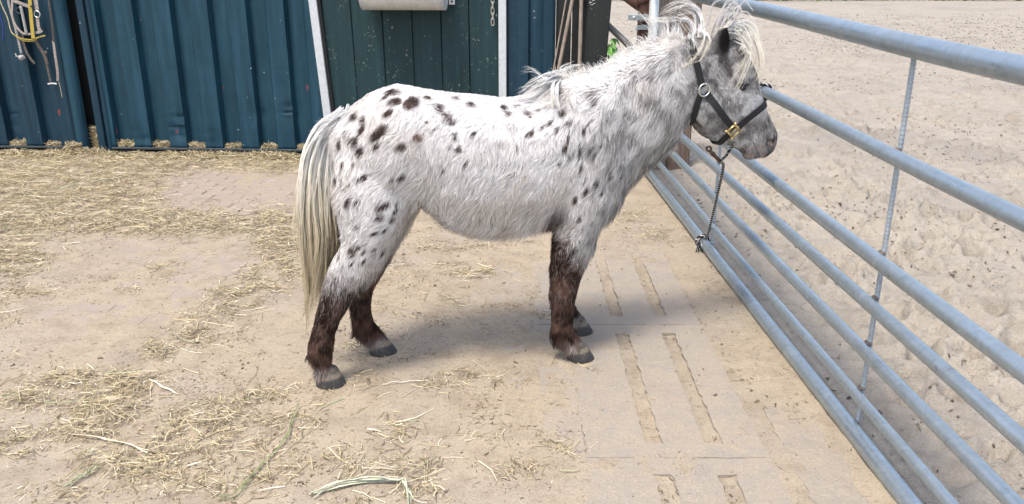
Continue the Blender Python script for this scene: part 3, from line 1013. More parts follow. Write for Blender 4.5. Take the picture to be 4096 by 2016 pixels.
# ------------------------------------------------------------------ hedge far across the arena
def build_hedge():
    r = np.random.default_rng(9)
    t = thing('hedge', 'low green hedge along the far edge of the sand arena', 'hedge', (17, 33.5, 0), 0)
    n = 9000
    x = 3 + 30 * r.random(n); y = 33.2 + 1.2 * r.random(n); z = 0.03 + 1.5 * r.random(n)
    C = np.column_stack([x, y, z])
    d1 = r.normal(size=(n, 3)); d1 /= np.linalg.norm(d1, axis=1)[:, None]
    d2 = np.cross(d1, r.normal(size=(n, 3))); d2 /= np.linalg.norm(d2, axis=1)[:, None]
    s = (0.05 + 0.06 * r.random(n))[:, None]
    V = np.stack([C - d1 * s, C + d2 * s * 0.5, C + d1 * s, C - d2 * s * 0.5], 1).reshape(-1, 3)
    F = np.arange(4 * n).reshape(n, 4)
    g = r.random(n)[:, None]
    c = np.repeat(np.array([0.03, 0.07, 0.02]) * (1 - g) + np.array([0.10, 0.17, 0.04]) * g, 4, 0)
    o = mk('foliage', V, F, tinted('hedge_leaf', 0.6), t, color=c, smooth=False)
    o['kind'] = 'stuff'
    for k in range(10):
        xx = 4.5 + 3 * k
        MB().add(*tube([np.array([xx, 33.8, 0]), np.array([xx + 0.1, 33.8, 0.5]), np.array([xx - 0.1, 33.9, 1.3])], [0.05, 0.04, 0.015], 7)).build('trunk', M_OLDWOOD, t)
build_hedge()

# ================================================================== PONY (local frame: s forward, l away from the yard side, z up)
PO = np.array([-0.607, 2.93, 0.0]); PH_A = math.radians(13.25)
PS = np.array([math.cos(PH_A), math.sin(PH_A), 0.0]); PLAT = np.array([-math.sin(PH_A), math.cos(PH_A), 0.0])

def to_pony(p):
    d = np.asarray(p, float) - PO
    return np.stack([d @ PS, d @ PLAT, d[..., 2]], -1)

def from_pony(p):
    p = np.asarray(p, float)
    return PO + p[..., :1] * PS + p[..., 1:2] * PLAT + p[..., 2:3] * np.array([0, 0, 1.0])

def PL(x, y, lat=0.0):
    return to_pony(plane_hit(x, y, PO + PLAT * lat, PLAT))

def loft(rings, n=24):
    """rings: (upper/rear px point, lower/front px point, lateral half width, lat) -> closed surface"""
    C = []
    for a, b, w, lat in rings:
        p, q = PL(*a, lat), PL(*b, lat)
        C.append(((p + q) / 2, (p - q) / 2, w))
    cen = np.array([c[0] for c in C]); hv = np.array([c[1] for c in C]); ww = np.array([c[2] for c in C])
    m = (len(C) - 1) * 4 + 1
    cen, hv, ww = catmull(cen, m), catmull(hv, m), catmull(ww[:, None], m)[:, 0]
    return cen, hv, ww, n

def loft_mesh(cen, hv, ww, n, shrink=0.0, expo=2.2):
    V, F = [], []
    for c, h, w in zip(cen, hv, ww):
        L = np.linalg.norm(h); h = h / L * max(L - shrink, 0.004); w = max(w - shrink * 0.6, 0.004)
        for k in range(n):
            a = 2 * math.pi * k / n
            ca, sa = math.cos(a), math.sin(a)
            e = 2.0 / expo
            V.append(c + h * math.copysign(abs(ca) ** e, ca) + np.array([0, 1.0, 0]) * w * math.copysign(abs(sa) ** e, sa))
    R = len(cen)
    for i in range(R - 1):
        for k in range(n):
            F.append((i * n + k, (i + 1) * n + k, (i + 1) * n + (k + 1) % n, i * n + (k + 1) % n))
    # domed ends
    for end, sgn in ((0, 1), (R - 1, -1)):
        nb = cen[1] - cen[0] if end == 0 else cen[-1] - cen[-2]
        d = -nb if end == 0 else nb
        d = d / (np.linalg.norm(d) + 1e-9)
        tip = cen[end] + d * min(np.linalg.norm(hv[end]), ww[end]) * 0.45
        mid0 = len(V)
        for k in range(n):
            V.append(cen[end] + (V[end * n + k] - cen[end]) * 0.62 + d * min(np.linalg.norm(hv[end]), ww[end]) * 0.34)
        V.append(tip); ti = len(V) - 1
        for k in range(n):
            k2 = (k + 1) % n
            if sgn > 0:
                F += [(end * n + k, end * n + k2, mid0 + k2, mid0 + k), (mid0 + k, mid0 + k2, ti)]
            else:
                F += [(end * n + k2, end * n + k, mid0 + k, mid0 + k2), (mid0 + k2, mid0 + k, ti)]
    return V, F

SH = 0.009
trunk_r = [((1328, 470), (1345, 730), .075, 0), ((1395, 428), (1415, 850), .150, 0), ((1500, 360), (1540, 850), .190, 0), ((1600, 332), (1640, 795), .200, 0),
           ((1707, 351), (1720, 830), .208, 0), ((1790, 362), (1800, 895), .220, 0), ((1930, 375), (1935, 930), .226, 0), ((2056, 385), (2050, 920), .222, 0),
           ((2170, 352), (2180, 900), .205, 0), ((2280, 312), (2290, 895), .185, 0), ((2380, 297), (2400, 870), .165, 0), ((2435, 272), (2470, 810), .135, 0)]
neck_r = [((2270, 320), (2455, 815), .140, 0), ((2380, 297), (2522, 725), .125, 0), ((2476, 250), (2592, 655), .112, 0), ((2570, 195), (2650, 592), .102, 0),
          ((2660, 156), (2712, 535), .092, 0), ((2740, 140), (2756, 497), .083, 0), ((2800, 140), (2790, 470), .078, 0)]
head_r = [((2800, 145), (2752, 360), .066, 0), ((2880, 148), (2760, 440), .076, 0), ((2965, 190), (2772, 505), .084, 0), ((3015, 270), (2800, 538), .083, 0), ((3034, 345), (2842, 560), .074, 0),
          ((3055, 415), (2905, 580), .060, 0), ((3082, 475), (2955, 603), .054, 0), ((3104, 528), (2985, 625), .052, 0), ((3100, 566), (3018, 629), .043, 0)]
nh_r = [((1400, 520), (1640, 560), .060, -.060), ((1350, 640), (1680, 670), .078, -.086), ((1327, 760), (1655, 770), .080, -.103), ((1355, 880), (1612, 868), .074, -.117), ((1366, 975), (1565, 985), .064, -.118), ((1332, 1045), (1532, 1058), .056, -.117),
        ((1302, 1115), (1490, 1128), .049, -.117), ((1286, 1180), (1420, 1195), .043, -.117), ((1268, 1250), (1372, 1258), .035, -.117), ((1250, 1320), (1345, 1325), .032, -.117), ((1236, 1380), (1332, 1385), .035, -.117),
        ((1238, 1420), (1326, 1432), .037, -.117), ((1262, 1455), (1328, 1455), .032, -.117), ((1260, 1492), (1340, 1480), .040, -.117)]
fh_r = [((1400, 690), (1705, 760), .080, .095), ((1425, 870), (1650, 870), .072, .110), ((1432, 985), (1585, 985), .056, .116), ((1405, 1090), (1528, 1095), .048, .116), ((1396, 1150), (1496, 1150), .044, .116),
        ((1400, 1226), (1484, 1222), .035, .116), ((1406, 1290), (1494, 1280), .033, .116), ((1416, 1330), (1514, 1308), .036, .116), ((1452, 1362), (1536, 1334), .034, .116), ((1470, 1384), (1548, 1356), .039, .116)]
nf_r = [((2190, 590), (2440, 640), .075, -.100), ((2212, 760), (2440, 790), .075, -.110), ((2225, 870), (2412, 870), .066, -.115), ((2222, 935), (2388, 927), .058, -.118), ((2211, 1000), (2368, 1004), .050, -.120),
        ((2203, 1070), (2337, 1071), .045, -.120), ((2203, 1130), (2312, 1140), .042, -.120), ((2198, 1185), (2300, 1188), .042, -.120), ((2208, 1240), (2293, 1240), .034, -.120), ((2208, 1290), (2288, 1288), .033, -.120),
        ((2205, 1335), (2304, 1333), .037, -.120), ((2235, 1368), (2325, 1360), .033, -.120), ((2253, 1394), (2335, 1378), .039, -.120)]

def build_body_mesh():
    mb = MB()
    for rr, ex in ((trunk_r, 2.35), (neck_r, 2.2), (head_r, 2.3), (nh_r, 2.1), (fh_r, 2.1), (nf_r, 2.1)):
        c, h, w, n = loft(rr)
        mb.add(*loft_mesh(c, h, w, n, SH if rr in (trunk_r, neck_r) else (0.005 if rr is head_r else 0.0), ex))
        if rr is nf_r:                       # far fore leg: mirrored, a little further forward
            dl = np.array([0.075, 0, 0])
            c2 = c * np.array([1, -1, 1]) + dl
            h2 = h * np.array([1, -1, 1])
            V, F = loft_mesh(c2, h2, w, n, 0.0, ex)
            mb.add(V, F)
    # breast and stifle muscle, cheek, brow
    def blob(px, lat, r):
        c = PL(*px, lat)
        b = bmesh.new(); bmesh.ops.create_icosphere(b, subdivisions=3, radius=1.0)
        V = [np.array(v.co) * np.array(r) + c for v in b.verts]
        F = [[v.index for v in f.verts] for f in b.faces]; b.free()
        mb.add(V, F)
    blob((2400, 750), -.07, (.085, .080, .12)); blob((2390, 735), .07, (.085, .080, .12))
    blob((1580, 725), -.095, (.11, .070, .11)); blob((1590, 715), .095, (.11, .070, .11))
    blob((2835, 440), -.055, (.058, .030, .062)); blob((2835, 440), .055, (.058, .030, .062))
    blob((2962, 315), -.062, (.032, .022, .020)); blob((2962, 315), .062, (.032, .022, .020))
    blob((3070, 552), -.028, (.030, .024, .030)); blob((3070, 552), .028, (.030, .024, .030))
    blob((3000, 612), 0, (.030, .034, .022))
    # ears: cupped leaf, opening to the front and side
    for sg in (-1, 1):
        if sg < 0: base, tip = PL(2888, 232, -.050), PL(2898, 92, -.060)
        else: base, tip = PL(2905, 225, .050), PL(2950, 88, .058)
        ax = tip - base
        n = 10
        V, F = [], []
        L = 9
        for i in range(L):
            u = i / (L - 1)
            c = base + ax * (u * 1.0 - 0.06)
            hw = 0.047 * (math.sin(math.pi * (0.22 + 0.76 * u)) ** 0.75) + 0.002
            th = 0.010 + 0.012 * (1 - u)
            wdir = np.array([0.90, 0.42 * sg * -1, 0]); wdir /= np.linalg.norm(wdir)
            tdir = np.array([-wdir[1], wdir[0], 0])
            for k in range(n):
                a = 2 * math.pi * k / n
                cup = -0.010 * math.cos(a) ** 2 * sg
                V.append(c + wdir * hw * math.cos(a) + tdir * (th * math.sin(a) + cup))
        for i in range(L - 1):
            for k in range(n):
                F.append((i * n + k, i * n + (k + 1) % n, (i + 1) * n + (k + 1) % n, (i + 1) * n + k))
        F.append(tuple(range(n - 1, -1, -1))); F.append(tuple(range((L - 1) * n, L * n)))
        mb.add(V, F)
    me = bpy.data.meshes.new('raw')
    me.from_pydata([tuple(v) for v in mb.V], [], mb.F)
    o = bpy.data.objects.new('raw', me); COL.objects.link(o)
    b = bmesh.new(); b.from_mesh(me)
    # make every shell face outwards
    bmesh.ops.recalc_face_normals(b, faces=b.faces)
    b.to_mesh(me); b.free()
    m = o.modifiers.new('r', 'REMESH'); m.mode = 'VOXEL'; m.voxel_size = 0.0075
    s = o.modifiers.new('s', 'SMOOTH'); s.factor = 0.5; s.iterations = 11
    dg = bpy.context.evaluated_depsgraph_get()
    out = bpy.data.meshes.new_from_object(o.evaluated_get(dg))
    bpy.data.objects.remove(o)
    bpy.data.meshes.remove(me)
    return out

body_me = build_body_mesh()
body_me.name = 'body'
nv = len(body_me.vertices)
BV = np.zeros(nv * 3); body_me.vertices.foreach_get('co', BV); BV = BV.reshape(-1, 3)
BN = np.zeros(nv * 3); body_me.vertices.foreach_get('normal', BN); BN = BN.reshape(-1, 3)
body_me.calc_loop_triangles()
BT = np.zeros(len(body_me.loop_triangles) * 3, np.int32); body_me.loop_triangles.foreach_get('vertices', BT); BT = BT.reshape(-1, 3)
BVH = BVHTree.FromPolygons([Vector(v) for v in BV], [tuple(int(i) for i in t) for t in BT])
EYE_L = to_pony(EYE)

def hit(x, y):
    """first body point met by the line of sight, in pony coordinates"""
    d = to_pony(EYE + ray(x, y)) - EYE_L
    p, n, i, dist = BVH.ray_cast(Vector(EYE_L), Vector(d).normalized())
    if p is None:
        return None, None
    return np.array(p), np.array(n)

def sz(x, y):
    p, n = hit(x, y)
    if p is None: p = PL(x, y, -0.12)
    return p

# ------------------------------------------------------------------ coat pattern, written in the animal's own side coordinates (s, z)
WHITE, DARK, BROWN, SPOT = np.array([.85, .825, .80]), np.array([.085, .075, .076]), np.array([.108, .062, .047]), np.array([.066, .043, .035])

def spots_table():
    out = []
    def grp(ox, oy, f, rows):
        for row in rows:
            x, y, a, b, an = row[:5]
            c = sz(ox + x / f, oy + y / f)
            t = np.linalg.norm(c - EYE_L) / FPX / f
            out.append((c[0], c[2], a * t, b * t, math.radians(an), row[5] if len(row) > 5 else 0, abs(c[1])))
    grp(1100, 300, 1.811, [(840, 128, 52, 20, 5), (790, 170, 26, 13, 20), (865, 198, 55, 23, 12), (985, 207, 72, 36, 25), (1105, 165, 31, 16, 0), (1185, 240, 36, 27, -60), (1250, 318, 62, 25, -50), (1415, 213, 31, 21, 10),
        (1310, 170, 23, 15, -30), (560, 312, 34, 28, 30), (630, 332, 40, 17, 70), (815, 283, 46, 18, 30), (625, 400, 44, 17, 55), (745, 430, 84, 30, 42), (573, 490, 42, 22, 75), (460, 515, 46, 14, 85), (530, 490, 32, 10, 85),
        (500, 440, 30, 8, 85), (608, 560, 42, 23, 65), (725, 525, 31, 21, 35), (910, 528, 42, 29, 5), (1030, 462, 37, 27, -10, 1), (1300, 450, 38, 14, -80), (1325, 545, 25, 22, 0), (1265, 525, 16, 13, 0), (1430, 435, 32, 12, 30),
        (485, 665, 36, 10, 80), (560, 660, 26, 9, 75), (1375, 655, 26, 14, 50), (1215, 700, 13, 8, 0), (435, 780, 32, 15, -75), (475, 805, 19, 10, 70), (535, 800, 20, 10, 40), (640, 750, 34, 19, 45), (600, 770, 22, 13, 30),
        (910, 752, 32, 18, 20), (840, 770, 21, 11, 10), (835, 840, 14, 14, 0), (520, 935, 48, 17, 75), (585, 935, 26, 18, 30), (780, 960, 64, 21, 20), (870, 995, 24, 14, 35), (875, 950, 17, 9, 30), (750, 1040, 34, 19, 20),
        (850, 1058, 30, 17, 25), (585, 1100, 20, 14, 90), (535, 1070, 9, 6, 90), (790, 1135, 30, 11, 20), (715, 1150, 32, 15, 20), (1490, 1025, 24, 7, 0), (1490, 1058, 20, 7, 0), (1670, 1098, 24, 9, 25), (1425, 1150, 22, 8, 0),
        (1660, 235, 26, 19, 30), (1690, 285, 30, 11, 10), (1745, 225, 15, 9, 10), (1100, 345, 18, 8, -20), (1150, 395, 10, 7, 0)])
    grp(1100, 900, 1.811, [(552, 205, 42, 21, 80), (600, 170, 26, 15, 60), (640, 200, 30, 12, 70), (710, 185, 24, 13, 30), (715, 225, 20, 10, 40), (640, 270, 24, 14, 60), (550, 290, 22, 9, 60), (770, 215, 26, 14, 60), (460, 240, 20, 8, 60)])
    grp(2150, 250, 1.95, [(395, 262, 30, 26, 0), (425, 325, 30, 16, -20), (190, 400, 30, 26, 30), (235, 485, 26, 22, 20), (95, 475, 28, 15, 50), (30, 515, 24, 11, 10), (145, 535, 30, 15, 80), (398, 485, 20, 11, 80), (360, 545, 28, 17, 70),
        (235, 612, 42, 13, 78), (210, 682, 36, 23, 75), (324, 722, 58, 12, 87), (325, 650, 22, 8, 85), (335, 840, 40, 10, 87), (240, 765, 34, 11, 80), (165, 800, 17, 14, 0), (402, 700, 32, 15, 75), (432, 735, 34, 18, 60), (492, 655, 18, 12, 70),
        (450, 965, 36, 26, 70), (370, 1015, 40, 18, 62), (290, 1080, 36, 18, 80), (495, 1030, 20, 14, 60), (355, 940, 20, 9, 80), (560, 900, 22, 14, 0), (165, 1000, 10, 6, 80), (210, 990, 10, 6, 80), (320, 1230, 24, 18, 60),
        (150, 255, 26, 20, 40), (745, 98, 15, 9, -30), (535, 180, 14, 8, 60), (130, 770, 12, 9, 0), (640, 905, 26, 10, 10), (700, 920, 22, 9, 0)])
    grp(1150, 0, 1.811, [(1735, 820, 28, 15, 0), (1815, 800, 20, 11, 0), (1755, 845, 14, 9, 0), (1755, 975, 44, 18, 25), (1840, 930, 24, 11, 20), (1560, 775, 24, 16, 40), (1345, 975, 32, 12, 35), (1655, 1090, 10, 12, 0), (1280, 1200, 28, 12, 55), (1120, 1250, 16, 10, 0)])
    return out

SPOTS = spots_table()
A_ = lambda x, y: sz(x, y)
HOCK_LO, HOCK_HI = A_(1380, 1215)[2], A_(1420, 1075)[2]
FORE_R, FORE_F = A_(2235, 888), A_(2350, 1015)
NECK0 = PL(2330, 500, -.12)[0]
HEAD0 = PL(2768, 300, -.06)[0]
CREST = np.array([PL(x, y, 0) for x, y in ((2170, 352), (2280, 315), (2380, 297), (2476, 250), (2570, 195), (2660, 156), (2740, 140), (2850, 140))])
UNDER_EAR, CHEEK, NOSE, MUZZ, BROWP = [A_(*p) for p in ((2895, 285), (2830, 480), (3030, 420), (3060, 575), (2965, 440))]
S_HIND = 0.42
EARC = PL(2893, 165, -.06)

def blobw(P, c, r):
    return np.exp(-(((P[:, 0] - c[0]) ** 2 + (P[:, 2] - c[2]) ** 2) / r ** 2))

def coat(P, r01):
    """base colour at body points P; r01 = one random number per hair"""
    s, z = P[:, 0], P[:, 2]
    Q = P * np.array([1, 1, 1.0])
    n1, n2, n3 = fbm(Q, 9, 21, 3), fbm(Q, 34, 23, 3), fbm(Q, 90, 29, 2)
    crest_z = np.interp(s, CREST[:, 0], CREST[:, 2])
    # share of dark hairs
    d = 0.045 + 0.07 * smooth01(n1, .42, .72) + 0.06 * smooth01(n2, .5, .7)
    neck = smooth01(s, NECK0 - 0.17, NECK0 + 0.10)
    d = d + neck * (0.06 + 0.27 * smooth01(n2, .42, .70) + 0.16 * (n1 - .45))
    back = smooth01(s, A_(1900, 500)[0], A_(2200, 500)[0]) * smooth01(z, A_(2000, 560)[2], A_(2000, 430)[2]) * (1 - neck)
    d = d + back * (0.05 + 0.17 * smooth01(n2, .45, .7))
    d = d * (1 - 0.92 * smooth01(z, crest_z - 0.085, crest_z - 0.015) * smooth01(s, CREST[0, 0], CREST[1, 0]))
    chestw = smooth01(s, A_(2400, 800)[0] - .02, A_(2480, 800)[0])
    d = d + 0.10 * chestw * smooth01(n2, .4, .65)
    # pale patch on the lower neck and shoulder
    d = d - 0.20 * neck * blobw(P, PL(2560, 540, -.1), .085) - 0.16 * blobw(P, PL(2270, 720, -.15), .10)
    # head
    hd = smooth01(s + 0.35 * (z - PL(2768, 300, -.06)[2]), HEAD0 - 0.05, HEAD0 + 0.02)
    dh = 0.17 + 0.46 * smooth01(n2, .40, .64) + 0.55 * (n1 - .5)
    dh = dh + 0.45 * blobw(P, UNDER_EAR, .055) + 0.18 * blobw(P, CHEEK, .05) - 0.60 * blobw(P, NOSE, .055) + 0.30 * blobw(P, BROWP, .018) - 0.25 * blobw(P, A_(2990, 400), .045)
    d = d * (1 - hd) + dh * hd
    mz = smooth01(s - 0.55 * z, MUZZ[0] - 0.55 * MUZZ[2] - 0.075, MUZZ[0] - 0.55 * MUZZ[2] - 0.015) * hd
    d = d + mz * 0.40
    ear = smooth01(z, PL(2890, 205, -.05)[2], PL(2890, 180, -.05)[2]) * smooth01(s, HEAD0 - .01, HEAD0 + 0.03)
    d = np.maximum(d, ear * 0.60)
    earin = np.exp(-(((s - EARC[0]) / .034) ** 2 + ((z - EARC[2]) / .062) ** 2) ** 2) * (np.abs(P[:, 1]) > .03)
    d = np.maximum(d, earin * .97)
    d = np.clip(d, 0, .97)
    c = WHITE[None] * (1 - d[:, None]) + DARK[None] * d[:, None]
    pick = (r01 < d * 0.75)[:, None]
    c = np.where(pick, DARK[None] * (0.7 + 0.8 * n3[:, None]) * 0.6 + c * 0.4, c * 0.72 + WHITE[None] * (1 - d[:, None] * .6) * 0.28)
    warm = smooth01(n1, .5, .7)[:, None]
    c = c * (1 - warm * np.array([0.0, 0.022, 0.05]))
    c = c * (0.93 + 0.14 * n3[:, None])
    # spots
    for (cs, cz, a, b, an, k, cl) in SPOTS:
        dx, dz = s - cs, z - cz
        m = np.abs(dx) + np.abs(dz) < 2.5 * (a + b)
        if not m.any(): continue
        u = dx[m] * math.cos(an) + dz[m] * math.sin(an)
        v = -dx[m] * math.sin(an) + dz[m] * math.cos(an)
        e = np.sqrt((u / (a * 1.04)) ** 2 + (v / (b * 1.15)) ** 2 + ((np.abs(P[m, 1]) - cl) / (a + b)) ** 2) + 0.35 * (n2[m] - .5) + 0.22 * (r01[m] - .5)
        w = (1 - smooth01(e, .82, 1.12))[:, None]
        col = SPOT if k == 0 else np.array([.13, .065, .038])
        c[m] = c[m] * (1 - w) + (col * (0.7 + 0.7 * n3[m][:, None])) * w
    # brown legs
    hind = s < S_HIND
    zb = np.where(hind, HOCK_LO * .45 + HOCK_HI * .55, 0)
    wl_h = 1 - smooth01(z + 0.13 * (n2 - .5) + 0.10 * (r01 - .5), HOCK_LO - .01, HOCK_HI + .03)
    f = np.clip((s - FORE_R[0]) / (FORE_F[0] - FORE_R[0]), -.3, 1.6)
    zf = FORE_R[2] * (1 - f) + (FORE_F[2] - 0.055) * f
    wl_f = 1 - smooth01(z + 0.22 * (n2 - .5) + 0.12 * (r01 - .5), zf - 0.10, zf + 0.04)
    inner = (P[:, 1] > -0.03) & (z < A_(2235, 930)[2])
    wl = np.where(hind, wl_h, wl_f)
    wl = np.where((~hind) & ((z > FORE_R[2] + 0.05) | (s < FORE_R[0] - .05)), 0, wl)
    wl = wl[:, None]
    br = BROWN[None] * (0.5 + 1.0 * n3[:, None]) * (0.30 + 1.1 * smooth01(n2 * .6 + n1 * .4, .38, .60)[:, None])
    rng_pale = (r01 > .72)[:, None] * smooth01(z, .10, .30)[:, None]
    br = br * (1 - .55 * rng_pale) + np.array([.32, .26, .23]) * .55 * rng_pale
    c = c * (1 - wl) + br * wl
    # dark patch at the elbow
    eb = blobw(P, A_(2222, 880), .042)[:, None] * (1 - smooth01(P[:, 2], A_(2222, 830)[2], A_(2222, 790)[2]))[:, None]
    c = c * (1 - .75 * eb) + np.array([.05, .042, .04]) * .75 * eb
    # pale coronet hair
    cz_ = blob_cor(P)[:, None] * (0.35 + 0.65 * smooth01(n2, .38, .62))[:, None]
    c = c * (1 - cz_) + np.array([.55, .49, .45]) * cz_
    # pink and black lips
    lip = smooth01(mz * 1.0, .2, .9) * smooth01(fbm(Q, 60, 91, 2), .56, .62) * (1 - smooth01(z, MUZZ[2] - 0.005, MUZZ[2] + 0.025))
    lip = lip[:, None]
    c = c * (1 - lip) + np.array([.50, .40, .36]) * lip
    ei = earin[:, None]
    c = c * (1 - ei) + np.array([.022, .018, .017]) * ei
    return np.clip(c, .008, .90)

HOOF_TOP = {}
def blob_cor(P):
    w = np.zeros(len(P))
    for c in COR:
        w = np.maximum(w, np.exp(-((P[:, 0] - c[0]) ** 2 + (P[:, 1] - c[1]) ** 2) / .07 ** 2) * (1 - smooth01(P[:, 2], c[2] + .010, c[2] + .034)))
    return w

def ring_c(r):
    a, b, w, lat = r[-1]
    return (PL(*a, lat) + PL(*b, lat)) / 2
COR = [ring_c(nh_r), ring_c(fh_r), ring_c(nf_r), ring_c(nf_r) * np.array([1, -1, 1]) + np.array([.075, 0, 0])]

pony = thing('pony', 'shaggy white pony with dark spots and brown legs tied beside the gate', 'pony', PO, PH_A)
bc = coat(BV, np.full(nv, .5))
at = body_me.color_attributes.new('tint', 'FLOAT_COLOR', 'POINT')
cc = np.ones((nv, 4)); cc[:, :3] = bc
at.data.foreach_set('color', cc.ravel())
M_COAT = hair_mat('pony_coat', 0.75, 0.15, 0.30)
body_me.materials.clear(); body_me.materials.append(M_COAT)
body_me.polygons.foreach_set('use_smooth', [True] * len(body_me.polygons))
body = bpy.data.objects.new('body', body_me); COL.objects.link(body); body.parent = pony
body['label'] = 'white body with brown-black spots and roan grey neck'
ROOT[body.name] = ROOT[pony.name]

# ------------------------------------------------------------------ fur
STRAP_PX = {
    'crown': [(2757, 172), (2768, 205), (2782, 262), (2795, 318), (2805, 345)],
    'throat': [(2796, 372), (2783, 410), (2772, 450), (2763, 496)],
    'cheek': [(2818, 368), (2845, 405), (2880, 452), (2915, 492), (2930, 508)],
    'nose': [(2944, 508), (2975, 478), (3010, 452), (3045, 424), (3054, 414)],
    'chin': [(2912, 530), (2885, 556), (2860, 574), (2842, 588)],
}

def strap_sz():
    pts = []
    for k, L in STRAP_PX.items():
        L = catmull(np.array(L, float), 14)
        for x, y in L:
            p = sz(x, y); pts.append((p[0], p[2]))
    return np.array(pts)
STRAP_SZ = strap_sz()

def build_fur(n_hair):
    r = np.random.default_rng(21)
    A, B, C = BV[BT[:, 0]], BV[BT[:, 1]], BV[BT[:, 2]]
    area = 0.5 * np.linalg.norm(np.cross(B - A, C - A), axis=1)
    cen = (A + B + C) / 3
    wgt = area * np.where(cen[:, 1] > 0.10, 0.6, 1.0)
    czz = np.interp(cen[:, 0], CREST[:, 0], CREST[:, 2])
    wgt = wgt * np.where((cen[:, 2] > czz - .07) & (cen[:, 0] > CREST[0, 0]), 2.0, 1.0)
    wgt = wgt * np.where(cen[:, 0] > HEAD0 - .06, 3.2, 1.0) * np.where(cen[:, 2] < 0.45, 1.35, 1.0)
    cdf = np.cumsum(wgt); cdf /= cdf[-1]
    t = np.searchsorted(cdf, r.random(n_hair))
    u, v = r.random(n_hair), r.random(n_hair)
    fl = u + v > 1; u[fl], v[fl] = 1 - u[fl], 1 - v[fl]
    w0 = (1 - u - v)[:, None]
    P = A[t] * w0 + B[t] * u[:, None] + C[t] * v[:, None]
    N = BN[BT[t, 0]] * w0 + BN[BT[t, 1]] * u[:, None] + BN[BT[t, 2]] * v[:, None]
    N /= np.linalg.norm(N, axis=1)[:, None]
    s, z = P[:, 0], P[:, 2]
    # lay of the coat
    leg = 1 - smooth01(z, .36, .52)
    rump = 1 - smooth01(s, 0.0, 0.30)
    headw = smooth01(s + 0.35 * (z - .95), HEAD0 - 0.05, HEAD0 + 0.02)
    D = np.zeros_like(P)
    D[:, 0] = -0.55 - 0.15 * rump + 0.45 * leg + 0.75 * headw
    D[:, 2] = -0.85 - 0.3 * leg + 0.0 * headw
    D[:, 2] += 0.35 * smooth01(N[:, 2], .5, .95)
    crz = np.interp(s, CREST[:, 0], CREST[:, 2])
    cw = smooth01(z, crz - 0.070, crz - 0.025) * smooth01(s, CREST[0, 0] - .02, CREST[1, 0]) * (1 - smooth01(s, HEAD0 - .02, HEAD0 + .03))
    D = D * (1 - cw[:, None]) + np.array([-.55, 0, .45]) * cw[:, None]
    fl_ = np.stack([fbm(P, 17, 101 + k, 2) - .5 for k in range(3)], 1) * 1.9 + np.stack([fbm(P, 52, 201 + k, 2) - .5 for k in range(3)], 1) * 1.5
    D = D + fl_ + r.normal(size=P.shape) * 0.13
    D = D - N * np.sum(D * N, 1)[:, None]
    D /= np.linalg.norm(D, axis=1)[:, None] + 1e-9
    # length
    L = 0.030 + 0.010 * (fbm(P, 12, 301, 2) - .5)
    belly = smooth01(-N[:, 2], .1, .7) * (1 - leg) * (s > .15)
    L = L + 0.030 * belly
    L = L * (1 - 0.10 * leg)
    L = L + 0.010 * smooth01(s, NECK0, NECK0 + .1) * (1 - headw)
    L = L * (1 - headw) + 0.0150 * headw
    fet = np.zeros(len(P))
    for c in COR:
        fet = np.maximum(fet, np.exp(-(((s - c[0] + .04) / .05) ** 2 + ((P[:, 1] - c[1]) / .05) ** 2 + ((z - c[2] - .055) / .035) ** 2)) * (N[:, 0] < 0.1))
    L = L + 0.035 * fet
    L = L * (0.45 + 1.05 * r.random(len(P))) * (0.75 + 0.5 * fbm(P, 30, 311, 2))
    ear = smooth01(z, PL(2890, 215, -.05)[2], PL(2890, 190, -.05)[2]) * (s > HEAD0)
    L = L * (1 - .4 * ear)
    # no hair through the hooves or under the halter straps
    keep = np.ones(len(P), bool)
    hm = (s > HEAD0 - .12) & (np.abs(P[:, 1]) < .2)
    idx = np.where(hm)[0]
    dmin = np.full(len(idx), 9.0)
    for q in STRAP_SZ:
        dmin = np.minimum(dmin, np.hypot(s[idx] - q[0], z[idx] - q[1]))
    keep[idx[dmin < .009]] = False
    for c in COR:
        keep &= ~((np.hypot(s - c[0], P[:, 1] - c[1]) < .075) & (z < c[2] - .004))
    L = L + 0.018 * cw
    P, N, D, L, belly, leg, headw, fet, cw = [q[keep] for q in (P, N, D, L, belly, leg, headw, fet, cw)]
    n = len(P)
    r01 = r.random(n)
    col0 = coat(P + D * L[:, None] * .30, r01)
    col1 = coat(P + D * L[:, None] * .80, r01)
    lift = (0.20 + 0.22 * r.random(n)) * (1 - .15 * headw) + 0.15 * belly + 0.75 * cw
    lift = lift[:, None]; Lc = L[:, None]
    d1 = D + N * lift; d1 /= np.linalg.norm(d1, axis=1)[:, None]
    d2 = D + N * lift * 0.1 + np.array([0, 0, -0.25]) * (1 - headw[:, None]); d2 /= np.linalg.norm(d2, axis=1)[:, None]
    W = np.cross(D, N)
    an = r.normal(size=n)[:, None] * 0.35
    W = W * np.cos(an) + N * np.sin(an)
    hw = ((0.0007 + 0.00065 * r.random(n)) * (1 - .25 * headw))[:, None]
    p0 = P - N * (0.003 * (1 - headw) - .0002 * headw)[:, None]
    p1 = p0 + d1 * Lc * 0.5
    p2 = p1 + d2 * Lc * 0.5
    V = np.stack([p0 - W * hw, p0 + W * hw, p1 - W * hw * .9, p1 + W * hw * .9, p2], 1)
    # outward winding
    g = np.cross(V[:, 1] - V[:, 0], V[:, 2] - V[:, 0])
    flip = np.sum(g * N, 1) < 0
    V[flip] = V[flip][:, [1, 0, 3, 2, 4]]
    V = V.reshape(-1, 3)
    base = np.arange(n)[:, None] * 5
    loops = (base + np.array([0, 1, 3, 2, 2, 3, 4])[None]).ravel().astype(np.int32)
    starts = (np.arange(n)[:, None] * 7 + np.array([0, 4])[None]).ravel().astype(np.int32)
    me = bpy.data.meshes.new('coat_hair')
